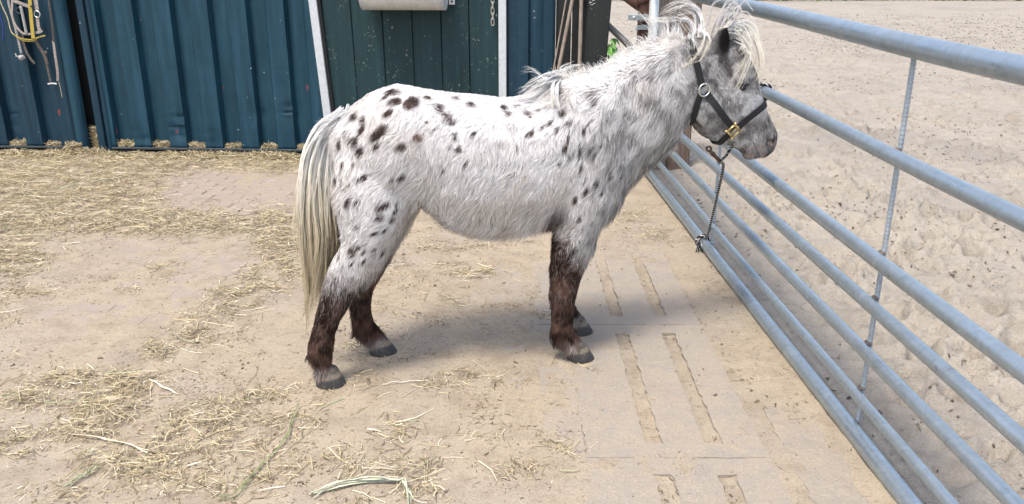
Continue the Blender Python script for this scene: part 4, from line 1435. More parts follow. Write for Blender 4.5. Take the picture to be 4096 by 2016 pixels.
    me.vertices.add(len(V)); me.vertices.foreach_set('co', V.ravel())
    me.loops.add(len(loops)); me.loops.foreach_set('vertex_index', loops)
    me.polygons.add(len(starts)); me.polygons.foreach_set('loop_start', starts)
    me.update(calc_edges=True)
    me.polygons.foreach_set('use_smooth', [True] * len(starts))
    Ns = N.copy(); Ns[:, 2] = np.maximum(Ns[:, 2], -.25)
    NN = Ns * 0.8 + r.normal(size=N.shape) * 0.16 + D * 0.12
    NN /= np.linalg.norm(NN, axis=1)[:, None]
    NV = np.repeat(NN, 5, 0)
    at = me.color_attributes.new('tint', 'FLOAT_COLOR', 'POINT')
    c4 = np.ones((n, 5, 4))
    c4[:, :2, :3] = col0[:, None, :]
    c4[:, 2:4, :3] = (col0 * .45 + col1 * .55)[:, None, :]
    c4[:, 4, :3] = col1
    at.data.foreach_set('color', c4.ravel())
    me.normals_split_custom_set_from_vertices(NV.tolist())
    me.materials.append(M_COAT)
    o = bpy.data.objects.new('coat_hair', me); COL.objects.link(o); o.parent = pony
    o['kind'] = 'stuff'
    return o

build_fur(350000)

# ------------------------------------------------------------------ long hair: every strand a thin three-sided wisp
def shade_normals(o, NV):
    NV = NV / (np.linalg.norm(NV, axis=1)[:, None] + 1e-9)
    o.data.normals_split_custom_set_from_vertices(NV.tolist())

def strands(name, guides, parent, mat, seed, label=None, nrm=(-.1, -.55, .8), clump=7):
    """guides: (list of px control points with lateral offset, count, root spread, tip spread, half width, colours[root..tip], segs)"""
    r = np.random.default_rng(seed)
    VV, FF, CC, NN = [], [], [], []
    b = 0
    for (ctrl, cnt, s0, s1, hw, cols, seg) in guides:
        K = np.array([PL(x, y, l) for x, y, l in ctrl])
        cols = np.array(cols, float)
        for k in range(cnt):
            u = np.linspace(0, 1, len(K))[:, None]
            if k % clump == 0:
                off = r.normal(size=3); off2 = r.normal(size=3); wob = r.normal(size=K.shape); cutc = r.random()
            Q = K + off * s0 * (1 - u) + (off * .6 + off2 * .6) * s1 * u
            Q = Q + wob * s1 * 0.30 * u + r.normal(size=Q.shape) * (.0022 + s1 * 0.10 * u)
            cut = 0.50 + 0.50 * (.6 * cutc + .4 * r.random()) ** .7
            C = catmull(Q, seg + 6)
            C = C[: max(4, int(len(C) * cut))]
            m = len(C)
            T = np.gradient(C, axis=0); T /= np.linalg.norm(T, axis=1)[:, None] + 1e-9
            a = np.cross(T, r.normal(size=3)); a /= np.linalg.norm(a, axis=1)[:, None] + 1e-9
            bb = np.cross(T, a)
            w = hw * (0.7 + 0.6 * r.random()) * (1 - np.linspace(0, 1, m) ** 2.5 * .85)
            for q in range(3):
                th = 2.094 * q
                rad = a * math.cos(th) + bb * math.sin(th)
                VV.append(C + rad * w[:, None])
                NN.append(rad * .35 + np.array(nrm))
            tt = np.linspace(0, 1, m) * (len(cols) - 1)
            i = np.minimum(tt.astype(int), len(cols) - 2) if len(cols) > 1 else np.zeros(m, int)
            cl = cols[i] * (1 - (tt - i))[:, None] + cols[np.minimum(i + 1, len(cols) - 1)] * (tt - i)[:, None] if len(cols) > 1 else np.repeat(cols, m, 0)
            cl = cl * (0.82 + 0.3 * r.random())
            CC.append(np.tile(cl, (3, 1)))
            j = np.arange(m - 1)
            for q in range(3):
                q2 = (q + 1) % 3
                FF.append(np.column_stack([b + q * m + j, b + q2 * m + j, b + q2 * m + j + 1, b + q * m + j + 1]))
            b += 3 * m
    o = mk(name, np.vstack(VV), np.vstack(FF), mat, parent, local=True, color=np.clip(np.vstack(CC), 0, .9))
    shade_normals(o, np.vstack(NN))
    if label: o['label'] = label
    return o

M_HAIR = hair_mat('long_hair', 0.6, 0.2, 0.42)
CREAM, WHT, GREYH = (.78, .74, .66), (.86, .85, .83), (.42, .40, .40)

def tail_guides():
    r = np.random.default_rng(5)
    outer = np.array([(1362, 462), (1282, 512), (1222, 620), (1203, 780), (1204, 930), (1222, 1110), (1236, 1340)], float)
    inner = np.array([(1388, 470), (1345, 570), (1333, 730), (1338, 860), (1350, 980), (1318, 1110), (1262, 1300)], float)
    g = []
    for k in range(110):
        v = r.random()
        P = outer * (1 - v) + inner * v
        P = P + r.normal(size=P.shape) * np.array([5, 8])
        lat0 = (r.random() - .5) * .05
        lat1 = (r.random() - .5) * .15 * (0.6 + 0.4 * math.sin(v * 3.14))
        near = lat1 < 0
        lats = np.linspace(lat0, lat1, len(P))
        short = 0.72 + 0.28 * r.random()
        P[-1] = P[-2] + (P[-1] - P[-2]) * short
        br = smooth01(v + 0.10 * r.normal(), .70, .95)
        yl = r.random()
        c_mid = np.array([.80, .76, .66]) * (1 - br * .45)
        c_low = np.array([.60, .52, .38]) * (1 - br) + np.array([.13, .085, .05]) * br
        c_low = c_low * (0.75 + .4 * yl)
        c_tip = np.array([.42, .34, .21]) * (1 - br * .6)
        cols = [(.88, .87, .85), (.88, .865, .83), c_mid * 1.08, c_low, c_tip]
        g.append(([(P[i, 0], P[i, 1], lats[i]) for i in range(len(P))], 32, .010, .016, .0010, cols, 12))
    # wisps trailing at the foot of the tail
    for (x, y) in ((1175, 1330), (1215, 1390), (1200, 1300), (1250, 1400)):
        g.append(([(1225, 950, 0), (1235, 1100, .0), (1230, 1230, .0), (x, y, .02)], 9, .006, .012, .0009, [(.55, .5, .38), (.38, .31, .18), (.3, .24, .14)], 12))
    return g
tail = strands('tail', tail_guides(), pony, M_HAIR, 31, 'long white tail turning yellow-brown towards the tip', (-.45, -.72, .55))

# bushy short hair on the dock
def fuzz(name, path, cnt, lng, dirs, spread, lat, seed, cols, hw=.0013, parent=None):
    r = np.random.default_rng(seed)
    path = np.array(path, float)
    t = r.random(cnt) * (len(path) - 1); i = t.astype(int); f = (t - i)[:, None]
    px = path[i] * (1 - f) + path[i + 1] * f
    g = []
    V, F, C = [], [], []
    R = np.array([PL(x, y, l) for (x, y), l in zip(px + r.normal(size=px.shape) * spread, (r.random(cnt) - .5) * 2 * lat)])
    D = np.array(dirs)[None] + r.normal(size=(cnt, 3)) * .28
    D /= np.linalg.norm(D, axis=1)[:, None]
    cur = np.array([-0.5, 0, -0.35])[None] + r.normal(size=(cnt, 3)) * .3
    L = (lng * (0.55 + 0.7 * r.random(cnt)))[:, None]
    m = 5
    pts = [R + D * L * (k / (m - 1)) + cur * L * 0.55 * (k / (m - 1)) ** 2 for k in range(m)]
    a = np.cross(D, r.normal(size=(cnt, 3))); a /= np.linalg.norm(a, axis=1)[:, None]
    b = np.cross(D, a)
    VV = np.zeros((cnt, m, 3, 3))
    for k in range(m):
        w = hw * (1 - .8 * (k / (m - 1)) ** 2)
        for q in range(3):
            VV[:, k, q] = pts[k] + (a * math.cos(2.094 * q) + b * math.sin(2.094 * q)) * w
    base = np.arange(cnt)[:, None] * (m * 3)
    F = []
    for k in range(m - 1):
        for q in range(3):
            q2 = (q + 1) % 3
            F.append(base + np.array([[k * 3 + q, k * 3 + q2, k * 3 + 3 + q2, k * 3 + 3 + q]]))
    F = np.stack(F, 1).reshape(-1, 4)
    c = np.array(cols)[r.integers(0, len(cols), cnt)] * (0.85 + .25 * r.random((cnt, 1)))
    return VV.reshape(-1, 3), F, np.repeat(c, m * 3, 0)

crest_px = [(2215, 345), (2280, 330), (2380, 314), (2476, 268), (2570, 214), (2660, 176), (2730, 162)]
V, F, C = fuzz('crest', crest_px, 3500, .042, (-.18, 0, 1.0), (4, 10), .028, 51, [WHT, CREAM, (.82, .81, .80)], .0008)
V2, F2, C2 = fuzz('dock', [(1395, 462), (1350, 478), (1312, 512)], 2600, .040, (-.55, 0, -.75), (10, 12), .045, 52, [WHT, (.82, .81, .79)], .0008)
o = mk('mane_base', V, F, M_HAIR, pony, local=True, color=np.clip(C, 0, .9))
shade_normals(o, np.tile(np.array([-.1, -.5, .85]), (len(V), 1)))
o['kind'] = 'stuff'
o = mk('dock_hair', V2, F2, M_HAIR, pony, local=True, color=np.clip(C2, 0, .9))
shade_normals(o, np.tile(np.array([-.55, -.6, .6]), (len(V2), 1)))
o['kind'] = 'stuff'

def mane_guides():
    W_, K_ = [WHT, WHT, CREAM], [WHT, (.7, .66, .58), (.62, .57, .46)]
    g = []
    def add(pts, cnt, s0=.006, s1=.012, hw=.0011, cols=W_, seg=14): g.append((pts, int(cnt * 1.15), s0, s1 * 1.25, hw * .62, cols, seg))
    # blown up from the crest, curling back
    add([(2616, 165, 0), (2612, 130, 0), (2596, 100, 0), (2560, 70, 0), (2545, 55, 0)], 26)
    add([(2640, 155, 0), (2632, 110, 0), (2610, 80, -.01), (2575, 65, -.01)], 24)
    add([(2664, 150, 0), (2664, 100, 0), (2650, 78, 0), (2600, 74, 0), (2555, 95, 0)], 26)
    add([(2690, 145, 0), (2700, 110, .01), (2695, 85, .01), (2670, 70, .01), (2640, 72, 0)], 26)
    add([(2705, 140, 0), (2715, 110, .0), (2705, 90, .01), (2660, 85, .01), (2620, 110, 0)], 20)
    add([(2580, 190, 0), (2575, 165, 0), (2550, 160, 0), (2515, 195, -.01)], 24)
    add([(2545, 215, 0), (2530, 195, 0), (2500, 205, 0), (2470, 240, -.01)], 18)
    add([(2500, 235, 0), (2480, 215, 0), (2455, 230, 0), (2430, 265, -.02)], 16)
    add([(2440, 280, 0), (2415, 262, 0), (2385, 270, 0), (2360, 296, -.02)], 18)
    # great arcs from the poll
    add([(2790, 180, 0), (2808, 120, 0), (2800, 60, 0), (2760, 22, 0), (2715, 22, 0), (2655, 48, 0), (2630, 72, 0)], 46, .006, .010)
    add([(2785, 170, 0), (2795, 100, .01), (2780, 50, .01), (2740, 40, .01), (2690, 60, 0), (2650, 80, 0)], 30)
    add([(2780, 150, -.01), (2765, 90, -.01), (2730, 68, -.01), (2690, 66, -.01), (2655, 80, 0)], 24)
    add([(2775, 130, 0), (2755, 85, 0), (2710, 75, 0), (2730, 110, 0), (2765, 160, -.03)], 16)
    add([(2800, 120, -.02), (2828, 140, -.04), (2820, 190, -.06), (2790, 235, -.085), (2755, 262, -.095), (2738, 288, -.1)], 44, .008, .010, .0011, K_)
    add([(2815, 130, -.02), (2838, 160, -.05), (2825, 210, -.07), (2795, 255, -.085)], 30, .008, .010, .0011, K_)
    add([(2780, 130, 0), (2770, 150, -.04), (2768, 185, -.07), (2775, 210, -.085)], 40, .012, .012)
    # withers: wisps to the rear and the hanging lock
    add([(2245, 318, -.01), (2200, 312, -.03), (2140, 345, -.06), (2090, 378, -.085), (2070, 392, -.10)], 60, .012, .016, .0012)
    add([(2250, 318, -.01), (2215, 330, -.05), (2160, 365, -.09), (2120, 395, -.12)], 40, .010, .014)
    add([(2260, 310, 0), (2265, 280, 0), (2300, 262, 0), (2340, 262, 0), (2372, 282, 0)], 22, .006, .008, .0009)
    add([(2255, 312, 0), (2240, 285, 0), (2270, 265, 0), (2320, 256, 0)], 16, .008, .010, .0009)
    add([(2300, 305, 0), (2310, 285, 0), (2330, 272, 0), (2320, 262, .01)], 14, .008, .008, .0009)
    add([(2235, 325, -.02), (2222, 345, -.09), (2222, 395, -.15), (2230, 440, -.175), (2232, 478, -.185)], 44, .008, .008, .0012)
    for k in range(8):
        x = 2150 - 6 * k
        add([(x + 60, 335, 0), (x, 330 - 3 * k, 0), (x - 40 - 6 * k, 318 - 6 * (k % 3), 0.01)], 4, .01, .02, .0007)
    return g
strands('mane', mane_guides(), pony, M_HAIR, 33, 'wispy white mane blown up off the crest')

def forelock_guides():
    g = []
    K_ = [WHT, (.74, .71, .64), (.66, .61, .5)]
    GR = [GREYH, (.62, .6, .58), WHT]
    def add(pts, cnt, s0=.008, s1=.010, hw=.0011, cols=K_, seg=14): g.append((pts, int(cnt * 1.5), s0, s1 * 1.2, hw * .65, cols, seg))
    add([(2880, 130, 0), (2905, 60, 0), (2935, 25, 0), (2965, 45, 0), (2985, 90, -.01)], 30, .014, .014, .0011, GR)
    add([(2875, 120, 0), (2890, 50, 0), (2915, 18, 0), (2950, 22, 0), (2978, 55, 0)], 25, .012, .012, .0011, GR)
    add([(2900, 130, -.01), (2960, 95, -.01), (3005, 120, -.02), (3030, 190, -.03), (3036, 260, -.04), (3015, 320, -.055), (2985, 350, -.07)], 30, .014, .012)
    add([(2910, 130, -.02), (2965, 120, -.04), (3000, 160, -.06), (3000, 220, -.075), (2965, 300, -.088), (2920, 370, -.095), (2890, 400, -.095)], 26, .012, .014)
    add([(2890, 120, -.03), (2940, 110, -.05), (2975, 150, -.07), (2960, 190, -.085), (2925, 205, -.09)], 17, .010, .012)
    add([(2890, 130, -.03), (2930, 85, -.05), (2900, 105, -.07), (2860, 125, -.085), (2845, 135, -.09)], 17, .006, .008, .0011)
    add([(2900, 125, 0), (2990, 110, .02), (3030, 170, .02), (3042, 240, .01), (3040, 300, 0), (3032, 345, -.01)], 30, .012, .010)
    add([(2915, 135, -.02), (2950, 150, -.06), (2975, 200, -.075), (2950, 280, -.09), (2915, 345, -.098)], 18, .010, .012)
    add([(2860, 150, 0), (2880, 90, 0), (2905, 55, 0), (2950, 60, 0), (3000, 130, -.01)], 25, .016, .016, .0012, GR)
    add([(2905, 110, .02), (2960, 70, .03), (3010, 110, .03), (3022, 165, .03)], 22, .014, .014, .0011, GR)
    return g
strands('forelock', forelock_guides(), pony, M_HAIR, 35, 'cream forelock falling over the forehead and eye')

# long hairs at the fetlocks
def fetlock_guides():
    g = []
    c = [(.05, .028, .02), (.06, .035, .025), (.03, .02, .016)]
    for c0, dx in ((COR[0], 0), (COR[1], 0), (COR[2], 0), (COR[3], 0)):
        pass
    for (pts, lat) in ((((1262, 1395), (1246, 1415), (1236, 1440), (1238, 1462)), -.117), (((1428, 1320), (1412, 1340), (1402, 1360)), .116), (((1462, 1350), (1454, 1362), (1450, 1374)), .116),
                       (((2232, 1325), (2216, 1355), (2218, 1385), (2222, 1405)), -.12), (((2225, 1300), (2212, 1335), (2208, 1368)), -.12), (((1258, 1370), (1242, 1395), (1234, 1425)), -.117), (((2240, 905), (2228, 925), (2222, 950)), -.10)):
        g.append(([(x, y, lat) for x, y in pts], 46, .007, .006, .0011, c, 8))
    return g
strands('fetlock_hair', fetlock_guides(), pony, M_HAIR, 37)['kind'] = 'stuff'

# ------------------------------------------------------------------ hooves, eyes, nostrils
def mat_hoof():
    m, nt, b = material('hoof_horn', 0.55, 0, 0.35)
    v = coords(nt)
    sepz = nt.nodes.new('ShaderNodeSeparateXYZ'); nt.links.new(v, sepz.inputs[0])
    n = noise(nt, coords(nt, 'Object', (25, 25, 120)), 1.0, 4, .6)
    zz = math_node(nt, 'ADD', sepz.outputs[2], math_node(nt, 'MULTIPLY', math_node(nt, 'SUBTRACT', n, .5), .012))
    c = ramp(nt, math_node(nt, 'MULTIPLY', zz, 10.0), [(.0, (.10, .085, .065)), (.08, (.033, .033, .034)), (.36, (.040, .039, .038)), (.44, (.19, .158, .11)), (.56, (.17, .14, .10)), (.62, (.07, .06, .05))])
    c = mix(nt, ramp(nt, noise(nt, v, 45, 5, .75), [(.52, 0.0), (.72, .6)]), c, (.15, .12, .088))
    nt.links.new(c, b.inputs['Base Color'])
    bump(nt, b, n, .3, .003)
    return m
M_HOOF = mat_hoof()
TOE = [G(1322, 1532), G(1528, 1402), G(2312, 1425), None]
for k, c in enumerate(COR):
    if TOE[k] is not None:
        b = to_pony(TOE[k])
    else:
        b = to_pony(TOE[2]) * np.array([1, -1, 1]) + np.array([.075, 0, 0])
    b = np.array([b[0], c[1] * .6 + b[1] * .4, 0.001])
    V, F = [], []
    n = 24
    lev = [(0.0, .060, .048), (.12, .0595, .0475), (.3, .0565, .045), (.34, .0555, .0445), (.5, .054, .044), (.54, .0527, .043), (.72, .0505, .041), (.85, .048, .039), (1.0, .045, .037), (1.12, .035, .030)]
    top = np.array([c[0], c[1], c[2] + .004])
    bc_ = b.copy(); bc_[1] = c[1]
    slant = COR[k][2] * 0.0
    for (u, ra, rl) in lev:
        cc_ = bc_ * (1 - u) + top * u
        for q in range(n):
            a = 2 * math.pi * q / n
            ca = math.cos(a)
            zt = 0.016 * u * (0.6 * ca) if u > 0 else 0
            V.append(cc_ + np.array([ra * ca * (1.0 if ca > 0 else .86), rl * math.sin(a), zt]))
    for i in range(len(lev) - 1):
        for q in range(n):
            F.append((i * n + q, i * n + (q + 1) % n, (i + 1) * n + (q + 1) % n, (i + 1) * n + q))
    F.append(tuple(range(n - 1, -1, -1))); F.append(tuple(range((len(lev) - 1) * n, len(lev) * n)))
    mk('hoof', V, F, M_HOOF, pony, local=True)

M_EYE = simple('dark_eye', (.008, .006, .005), .12, 0, .1, 30, 0, .6)
M_LID = simple('eyelid_skin', (.045, .038, .038), .6, 0, .3, 60)
def ball(c, r, sub=3, squash=(1, 1, 1)):
    b = bmesh.new(); bmesh.ops.create_icosphere(b, subdivisions=sub, radius=1.0)
    V = [np.array(v.co) * np.array(squash) * r + c for v in b.verts]
    F = [[v.index for v in f.verts] for f in b.faces]; b.free()
    return V, F
p, n_ = hit(2972, 350)
for sg in (1, -1):
    q = p * np.array([1, sg, 1]); nn = n_ * np.array([1, sg, 1])
    mk('eye', *ball(q - nn * .006, .0155, 3, (1.25, 1, .95)), M_EYE, pony, local=True)
    arc = [q + nn * .006 + np.array([.021 * math.cos(a), 0, .014 * math.sin(a) + .002]) for a in np.linspace(.15 * math.pi, .95 * math.pi, 9)]
    mk('eyelid', *tube(arc, .0048, 7), M_LID, pony, local=True)
M_NOS = simple('nostril_skin', (.02, .017, .017), .6, 0, .3, 60)
p, n_ = hit(3093, 558)
if p is None: p, n_ = hit(3080, 558)
for sg in (1, -1):
    q = p * np.array([1, sg, 1]); nn = n_ * np.array([1, sg, 1])
    mk('nostril', *ball(q - nn * .003, .0135, 3, (.62, .8, 1.35)), M_NOS, pony, local=True)
# mouth slit
mp_ = []
for x, y in ((3012, 566), (3017, 578), (3024, 592), (3028, 606), (3036, 614)):
    p, n_ = hit(x, y)
    if p is not None: mp_.append(p + n_ * .0015)
for sg in (1, -1):
    mk('mouth_line', *tube(catmull(np.array(mp_) * np.array([1, sg, 1]), 16), np.linspace(.0016, .003, 16), 6), M_NOS, pony, local=True)

# ------------------------------------------------------------------ halter
M_WEB = simple('black_webbing', (.012, .012, .013), .7, 0, .4, 160, .3)
M_BRASS = simple('brass', (.62, .47, .22), .28, .85, .15, 60)
M_STEEL = simple('nickel_ring', (.66, .65, .60), .25, .9, .1, 60)
halter = thing('halter', 'black webbing halter with brass buckle on the pony head', 'halter', from_pony(sz(2940, 510)), PH_A)

def surf_path(px, n, off=.011):
    P, N = [], []
    for x, y in catmull(np.array(px, float), n):
        p, nn = hit(x, y)
        if p is None: continue
        P.append(p + nn * off); N.append(nn)
    P, N = np.array(P), np.array(N)
    for _ in range(2):
        P[1:-1] = (P[:-2] + 2 * P[1:-1] + P[2:]) / 4
        N[1:-1] = (N[:-2] + 2 * N[1:-1] + N[2:]) / 4
    return P, N

def strap(name, px, n, over=False, width=.026, parent=halter, off=.011):
    P, N = surf_path(px, n, off)
    MI = np.array([1, -1, 1])
    if over:                                   # runs over the head to the far side
        mid = (P[-1] + P[-1] * MI) / 2 + np.array([N[-1][0], 0, N[-1][2]]) * .006
        Pf = np.vstack([P, mid[None], (P * MI)[::-1]])
        nm = N[-1] * np.array([1, 0, 1]); nm /= np.linalg.norm(nm)
        Nf = np.vstack([N, nm[None], (N * MI)[::-1]])
        V, F = ribbon(from_pony(Pf), np.array([a @ np.array([PS, PLAT, [0, 0, 1.0]]) for a in Nf]), width, .0035)
        mk(name, V, F, M_WEB, parent, smooth=False)
    else:
        for S in (np.array([1, 1, 1]), MI):
            V, F = ribbon(from_pony(P * S), np.array([a @ np.array([PS, PLAT, [0, 0, 1.0]]) for a in N * S]), width, .0035)
            mk(name, V, F, M_WEB, parent, smooth=False)

strap('crown_strap', STRAP_PX['crown'][::-1], 14, True)
strap('throat_strap', STRAP_PX['throat'], 12, True)
strap('cheek_strap', STRAP_PX['cheek'], 12, False)
strap('noseband', STRAP_PX['nose'], 12, True)
strap('chin_strap', STRAP_PX['chin'], 10, True)

def world_n(n): return n @ np.array([PS, PLAT, [0, 0, 1.0]])
p, n_ = hit(2808, 357)
for S in (np.array([1, 1, 1]), np.array([1, -1, 1])):
    c, nn = from_pony(p * S), world_n(n_ * S)
    c = c + nn * .016
    _, u, v = frame_of(nn)
    pts = [c + (u * math.cos(a) + v * math.sin(a)) * .0235 for a in np.linspace(0, 2 * math.pi, 25)]
    MB().add(*tube(pts, .0034, 8, False)).build('ring', M_STEEL, halter)
# square brass buckle between cheek strap, noseband and chin strap
p, n_ = hit(2927, 516)
c, nn = from_pony(p) + world_n(n_) * .017, world_n(n_)
sx = from_pony(sz(2950, 498)) - from_pony(sz(2905, 535)); sx -= nn * np.dot(sx, nn); sx /= np.linalg.norm(sx)
sy = np.cross(nn, sx)
mb = MB()
h = .019
for a, b2 in (((-1, -1), (1, -1)), ((1, -1), (1, 1)), ((1, 1), (-1, 1)), ((-1, 1), (-1, -1))):
    mb.add(*tube([c + sx * a[0] * h + sy * a[1] * h, c + sx * b2[0] * h + sy * b2[1] * h], .0040, 8))
for a in ((-1, 1), (1, 1), (-1, -1)):
    mb.add(*ball(c + sx * a[0] * h * 1.15 + sy * a[1] * h * 1.15, .0065, 2))
mb.add(*tube([c - sx * h * 1.0, c + sx * h * 1.35], .0026, 7))
mb.build('buckle', M_BRASS, halter)

# ------------------------------------------------------------------ lead rope with snap hook
M_RB = simple('rope_black', (.015, .015, .017), .85, 0, .4, 300, .4)
M_RW = simple('rope_white', (.55, .53, .50), .85, 0, .25, 300, .4)
M_SNAP = simple('brown_snap', (.09, .055, .035), .5, .5, .3, 60)

def rope(parent, pts, r=.0056, turns_per_m=30, name='rope_strand'):
    """three plaited strands, two black and one white"""
    n = max(30, int(np.sum(np.linalg.norm(np.diff(pts, axis=0), axis=1)) * 420))
    C = catmull(pts, n)
    T = np.gradient(C, axis=0); T /= np.linalg.norm(T, axis=1)[:, None]
    u = frame_of(T[0])[1]
    U = []
    for t in T:
        u = u - t * np.dot(u, t); u /= np.linalg.norm(u); U.append(u.copy())
    U = np.array(U); Vv = np.cross(T, U)
    s = np.concatenate([[0], np.cumsum(np.linalg.norm(np.diff(C, axis=0), axis=1))])
    for k in range(4):
        ph = 2 * math.pi * (s * turns_per_m + k / 4)
        Q = C + (U * np.cos(ph)[:, None] + Vv * np.sin(ph)[:, None]) * r * .52
        MB().add(*tube(Q, r * .60, 6)).build(name, M_RW if k == 0 else M_RB, parent)

eb = gate_pt(4.37, .033)
lead = thing('lead_rope', 'black and white lead rope from the halter to the bottom gate bar', 'rope', eb - np.array([0, 0, .03]), 0)
ring_p = from_pony(PL(2836, 600, -.02))
snap_end = from_pony(PL(2880, 645, -.01))
# snap hook
pts = [ring_p + np.array([.009 * math.cos(a), .004, .009 * math.sin(a) + .004]) for a in np.linspace(0, 2 * math.pi, 16)]
sn = MB().add(*tube(pts, .0042, 7, False))
d = snap_end - ring_p
sn.add(*tube([ring_p + d * .12, ring_p + d * .35, ring_p + d * .6, ring_p + d * 1.0], [.006, .0095, .007, .0085], 9))
sn.build('snap_hook', M_SNAP, lead)
top = snap_end
kb = eb + np.array([-.012, -.03, .045])
mid1 = at_depth(2878, 742, 3.62); mid2 = at_depth(2854, 846, 3.98); mid3 = at_depth(2828, 945, 4.31)
rope(lead, np.array([top + np.array([.004, 0, 0]), at_depth(2893, 668, 3.40), mid1, mid2, mid3, kb]))
# turns round the bottom bar and the frayed end
an = np.linspace(0, 2.6 * 2 * math.pi, 30)
wr = [eb + GDIR * (.012 * a / 6.28 - .012) + (GN * math.cos(a) + np.array([0, 0, 1.0]) * math.sin(a)) * .037 for a in an]
wr = [np.array([w[0], w[1], max(w[2], .004)]) for w in wr]
rope(lead, np.array([kb] + wr), name='knot')
e0 = eb + np.array([-.035, -.02, .02])
for k in range(14):
    q = e0 + np.random.default_rng(k).normal(size=3) * .008
    MB().add(*tube([q, q + np.array([-.008 + .006 * (k % 3), -.02 - .004 * (k % 4), -.02]), np.array([q[0] - .012 + .008 * (k % 4), q[1] - .05 - .006 * (k % 3), .006])], .0016, 5)).build('frayed_end', M_RB if k % 3 else M_RW, lead)
# second length: from the snap, behind the jaw, up to the second bar
b2 = gate_pt(3.62, .967)
an = np.linspace(-1.2, 2.2 * 2 * math.pi, 26)
wr = [b2 + GDIR * (.014 * a / 6.28 - .01) + (GN * math.cos(a) + np.array([0, 0, 1.0]) * math.sin(a)) * .031 for a in an]
rope(lead, np.array([snap_end, at_depth(2905, 622, 3.36), at_depth(2930, 588, 3.40), from_pony(PL(2990, 560, .10)), gate_pt(3.62, .88) - GN * .05] + wr))

# ================================================================== HALTERS AND CORDS HUNG ON THE WALL
def hw_pt(x, y, off):
    a, z = wa(x / 2.818, y / 2.818, off)
    return wp(a, z, off)

def hpath(pts, n, off=.05, doff=0.0):
    Q = catmull(np.array(pts, float), n)
    return np.array([hw_pt(x, y, off + doff * k / n) for k, (x, y) in enumerate(Q)])

M_BEIGE = simple('worn_webbing', (.30, .255, .22), .85, 0, .35, 90, .4)
M_YELLOW = simple('yellow_webbing', (.36, .27, .05), .8, 0, .3, 90, .4)
M_LEATHER = simple('cracked_leather', (.085, .070, .058), .75, 0, .4, 70, .5)
M_GREYROPE = simple('grey_rope', (.36, .35, .33), .9, 0, .35, 250, .5)
M_BLUE = simple('blue_cord', (.02, .045, .22), .6, 0, .3, 90)
M_CREAM = simple('cream_cord', (.50, .42, .26), .7, 0, .3, 90)

def web(parent, name, pts, w, mat, off=.05, n=20, twist=0.0, doff=0.0):
    P = hpath(pts, n, off, doff)
    N = np.array([WN + WX * math.sin(twist * k / n * 3) * .5 for k in range(n)])
    V, F = ribbon(P, N, w, .004)
    return mk(name, V, F, mat, parent, smooth=False)

def hring(parent, x, y, r, mat, off=.055, th=.0045):
    c = hw_pt(x, y, off)
    pts = [c + (WX * math.cos(a) + WZ * math.sin(a)) * r for a in np.linspace(0, 2 * math.pi, 21)]
    return MB().add(*tube(pts, th, 7, False)).build('ring', mat, parent)

h1 = thing('hanging_halter', 'worn beige webbing halter with metal ring hung on the shed wall', 'halter', hw_pt(290, 380, .05), WA, 'tack hung on the shed wall')
web(h1, 'noseband', [(150, -60), (140, 30), (140, 190), (195, 310), (275, 380), (390, 378)], .016, M_BEIGE, .055)
web(h1, 'crown_strap', [(150, 5), (230, 35), (335, 75)], .024, M_BEIGE, .06)
web(h1, 'cheek_strap', [(395, -60), (405, 20), (420, 120)], .032, M_BEIGE, .05)
web(h1, 'cheek_strap', [(422, 195), (432, 280), (448, 350)], .026, M_BEIGE, .05)
web(h1, 'tab', [(400, 368), (445, 362), (478, 345)], .018, M_BEIGE, .056, 8)
hring(h1, 418, 160, .024, M_STEEL)
hring(h1, 213, 118, .021, M_RAILDARK, .045)

h2 = thing('hanging_halter', 'faded yellow webbing halter strap hanging over the beige halter', 'halter', hw_pt(375, 430, .06), WA, 'tack hung on the shed wall')
o = web(h2, 'cheek_strap', [(335, -40), (345, 110), (360, 270), (377, 432)], .028, M_YELLOW, .068)
web(h2, 'noseband', [(150, 385), (230, 430), (350, 445), (450, 415), (512, 398)], .009, M_YELLOW, .062)
web(h2, 'noseband', [(180, 405), (260, 455), (370, 462), (410, 440)], .008, M_YELLOW, .058)
mk('rivet', *tube([hw_pt(350, 70, .072), hw_pt(350, 70, .078)], .008, 9), M_LEATHER, o)

def plain_rope(parent, pts, r, off, mat1, mat2, turns=22):
    C = hpath(pts, 60, off)
    s = np.concatenate([[0], np.cumsum(np.linalg.norm(np.diff(C, axis=0), axis=1))])
    for k in range(3):
        ph = 2 * math.pi * (s * turns + k / 3)
        Q = C + (WX * np.cos(ph)[:, None] + WN * np.sin(ph)[:, None]) * r * .5
        MB().add(*tube(Q, r * .62, 6)).build('rope_strand', mat1 if k else mat2, parent)

h3 = thing('hanging_rope', 'grey twisted rope ending in a frayed knot on the shed wall', 'rope', hw_pt(245, 680, .05), WA, 'tack hung on the shed wall')
plain_rope(h3, [(85, -60), (110, 80), (160, 260), (205, 440), (242, 600)], .0095, .045, M_GREYROPE, M_GREYROPE)
plain_rope(h3, [(235, 70), (262, 200), (300, 380)], .0105, .06, M_GREYROPE, M_GREYROPE)
rk = np.random.default_rng(3)
ck = hw_pt(243, 648, .05)
kn = MB()
for k in range(7):
    ax = rk.normal(size=3); ax /= np.linalg.norm(ax)
    _, u, v = frame_of(ax)
    kn.add(*tube([ck + (u * math.cos(a) * .019 + v * math.sin(a) * .014) + ax * rk.normal() * .006 for a in np.linspace(0, 2 * math.pi, 14)], .0058, 6, False))
for k in range(8):
    p = ck + np.array([-.012, -.004, .012]); kn.add(*tube([p, p + np.array([-.018, -.004, .004 * rk.normal()]), p + np.array([-.03, .0, .010 * rk.normal()])], .0018, 5))
kn.build('knot', M_GREYROPE, h3)

